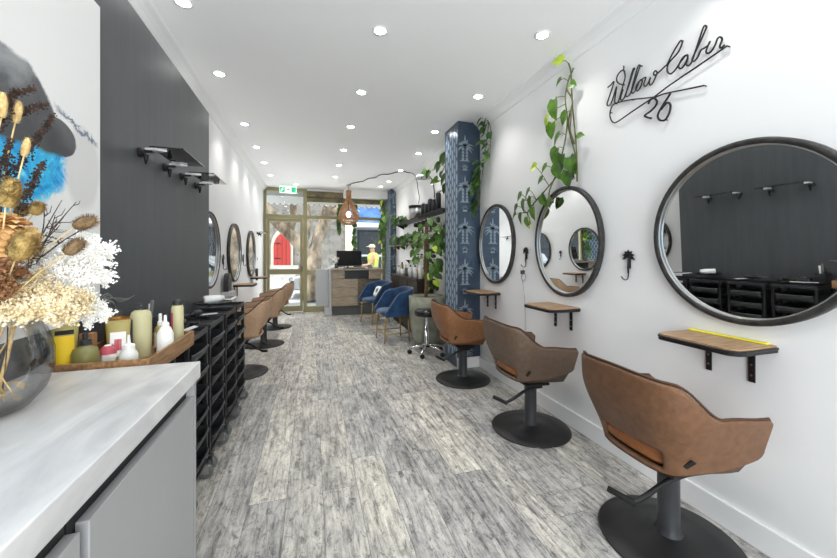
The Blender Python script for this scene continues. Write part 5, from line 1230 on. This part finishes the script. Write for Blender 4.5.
sc_ = [(x, z) for k in range(44) for x, z in [(-2.6 + k * .141 + .141 * j / 6, 2.64 - .055 * sin(pi * j / 6)) for j in range(6)]]
obj('valance', MB().prism([(-2.6, 2.84)] + sc_ + [(3.6, 2.64), (3.6, 2.84)], 9.70, 9.71, 'xz'), M['awning_cloth'], t)
# parked car, bonnet to the left
t = thing('parked_car', 'silver car parked at the kerb outside the shop', 'car', (2.0, 12.8, -.16), None)
gz = -.16
def car_half(side):
    return
CX_ = 1.35
body = [(-2.0, .28), (-2.05, .55), (-1.9, .72), (-1.0, .90), (-.75, .95), (2.2, .97), (2.3, .75), (2.3, .3)]
m = MB().prism([(a + CX_, gz + b) for a, b in body], 12.05, 13.65, 'xz'); obj('body', m, M['car_paint'], t, bevel=.08, seg=3)
cab = [(-.85, .93), (-.15, 1.40), (.2, 1.46), (1.3, 1.46), (1.95, 1.3), (2.2, .95)]
cb = obj('cabin', MB().prism([(a + CX_, gz + b) for a, b in cab], 12.15, 13.55, 'xz'), M['car_paint'], t, bevel=.06, seg=3)
obj('side_window', MB().prism([(a + CX_, b) for a, b in [(-.55, gz + .98), (-.02, gz + 1.36), (.55, gz + 1.39), (.55, gz + .98)]], 12.13, 12.152, 'xz'), M['car_glass'], cb); obj('side_window', MB().prism([(a + CX_, b) for a, b in [(.62, gz + .98), (.62, gz + 1.39), (1.25, gz + 1.38), (1.75, gz + 1.2), (1.85, gz + .98)]], 12.13, 12.152, 'xz'), M['car_glass'], cb)
for x in (-1.3, 1.45):
    w = obj('wheel', MB().lathe([(.10, -.09), (.28, -.09), (.32, -.05), (.32, .09), (0, .09)], (x + CX_, 12.10, gz + .32), 28, 'y'), M['rubber'], t, smooth=True); obj('hubcap', MB().lathe([(0, -.095), (.19, -.085), (.2, -.07)], (x + CX_, 12.10, gz + .32), 20, 'y'), M['steel'], w, smooth=True)
obj('headlight', MB().ell((-1.97 + CX_, 12.2, gz + .62), .08, .16, .08), M['glass'], t, smooth=True)
m = MB().box(-.36 + CX_, -.18 + CX_, 12.0, 12.09, gz + .93, gz + 1.05); obj('wing_mirror', m, M['car_paint'], t, bevel=.02)
t = thing('street_post', 'cream post standing outside the shop window', 'post', (1.10, 10.6, -.1))
obj('post_shaft', MB().tube([(1.10, 10.6, -.10), (1.10, 10.6, 2.3)], .12, 14), M['cream_cloth'], t, smooth=True); obj('post_cap', MB().lathe([(.14, 2.3), (.14, 2.36), (0, 2.40)], (1.10, 10.6, 0), 16), M['cream_cloth'], t, smooth=True)

# pedestrian in a yellow vest
def skin_mesh(name, pts, edges, rads, mat, parent, root=0):
    me = bpy.data.meshes.new(name); off = root_of(parent).location
    me.from_pydata([Vector(p) - off for p in pts], edges, []); me.materials.append(mat)
    o = bpy.data.objects.new(name, me); COL.objects.link(o); o.parent = parent
    md = o.modifiers.new('skin', 'SKIN'); md.use_smooth_shade = True
    for i, r in enumerate(rads):
        sv = me.skin_vertices[0].data[i]; sv.radius = (r, r); sv.use_root = (i == root)
    s = o.modifiers.new('sub', 'SUBSURF'); s.levels = 1; s.render_levels = 2
    return o
PX, PY, PZ = 1.98, 11.5, -.16
def pp(x, y, z): return (PX + x, PY + y, PZ + z)
person = thing('person', 'person in a yellow vest and pale cap walking outside the window', 'person', (PX, PY, PZ))
P = [pp(0, 0, .95), pp(0, 0, 1.15), pp(0, 0, 1.38), pp(-.01, 0, 1.50), pp(-.03, 0, 1.58), pp(-.04, 0, 1.68),       # 0-5 pelvis..head
     pp(-.02, -.19, 1.40), pp(-.12, -.24, 1.14), pp(-.36, -.22, 1.10), pp(-.45, -.21, 1.10),                          # 6-9 near arm
     pp(0, .19, 1.40), pp(.04, .24, 1.12), pp(-.12, .24, .92), pp(-.18, .24, .86),                                   # 10-13 far arm
     pp(-.02, -.10, .88), pp(-.14, -.10, .50), pp(-.10, -.10, .08), pp(-.26, -.10, .04),                              # 14-17
     pp(.02, .10, .88), pp(.06, .10, .49), pp(.24, .10, .10), pp(.12, .10, .04)]
Ed = [(0, 1), (1, 2), (2, 3), (3, 4), (4, 5), (2, 6), (6, 7), (7, 8), (8, 9), (2, 10), (10, 11), (11, 12), (12, 13), (0, 14), (14, 15), (15, 16), (16, 17), (0, 18), (18, 19), (19, 20), (20, 21)]
Rr = [.14, .13, .15, .065, .085, .095, .065, .048, .038, .035, .065, .048, .038, .035, .09, .06, .045, .045, .09, .06, .045, .045]
skin_mesh('body', P, Ed, Rr, M['skin'], person)
obj('vest', MB().lathe([(.165, PZ + .92), (.17, PZ + 1.1), (.19, PZ + 1.3), (.20, PZ + 1.42), (.12, PZ + 1.50), (.08, PZ + 1.52)], (PX, PY, 0), 24), M['hivis'], person, smooth=True)
skin_mesh('trousers', [P[0], P[14], P[15], P[16], P[18], P[19], P[20]], [(0, 1), (1, 2), (2, 3), (0, 4), (4, 5), (5, 6)], [.155, .105, .075, .065, .105, .075, .065], M['denim'], person)
cap = MB().ell((PX - .04, PY, PZ + 1.73), .115, .11, .075); cap.box(PX - .22, PX - .08, PY - .08, PY + .08, PZ + 1.715, PZ + 1.73); obj('cap', cap, M['cream_cloth'], person, smooth=False)

# ------------------------------------------------------------------ daylight, camera, colour management
wd = bpy.data.worlds.new('sky'); SC.world = wd; wd.use_nodes = True; nt = wd.node_tree
bg = nt.nodes['Background']; bg.inputs[0].default_value = (.86, .93, 1.0, 1); bg.inputs[1].default_value = 1.7
sn = bpy.data.lights.new('sun', 'SUN'); sn.energy = 3.6; sn.angle = radians(1.5); sn.color = (1, .96, .9)
so = bpy.data.objects.new('sun', sn); COL.objects.link(so); so.rotation_euler = (radians(27), 0, radians(-25))
def area_light(name, loc, rot, sx, sy, power):
    L = bpy.data.lights.new(name, 'AREA'); L.shape = 'RECTANGLE'; L.size = sx; L.size_y = sy; L.energy = power; L.color = (.97, .985, 1)
    o = bpy.data.objects.new(name, L); COL.objects.link(o); o.location = loc; o.rotation_euler = rot; o.visible_glossy = False
area_light('rear_fill_lamp', (.42, YB - .3, 1.4), (radians(90), 0, 0), 2.4, 2.3, 160)  # added fill lamp behind the camera, stands for no known window
area_light('shopfront_daylight', (.35, YF + .12, 1.35), (radians(-90), 0, 0), 2.5, 2.4, 130)
cd = bpy.data.cameras.new('camera'); co = bpy.data.objects.new('camera', cd); COL.objects.link(co)
co.location = (0, 0, 1.25); co.rotation_euler = (radians(90), 0, -math.atan(107.5 / 347))
cd.sensor_fit = 'HORIZONTAL'; cd.sensor_width = 36; cd.lens = 347 / 837 * 36; cd.shift_y = -23 / 837; cd.clip_start = .05
SC.camera = co
SC.view_settings.view_transform = 'Standard'; SC.view_settings.look = 'None'; SC.view_settings.gamma = 1; SC.view_settings.use_curve_mapping = False
SC.view_settings.exposure = 0.30
SC.cycles.max_bounces = 16; SC.cycles.diffuse_bounces = 12; SC.cycles.transparent_max_bounces = 16; SC.cycles.sample_clamp_indirect = 6
SC.cycles.use_denoising = True; SC.cycles.caustics_reflective = False; SC.cycles.caustics_refractive = False
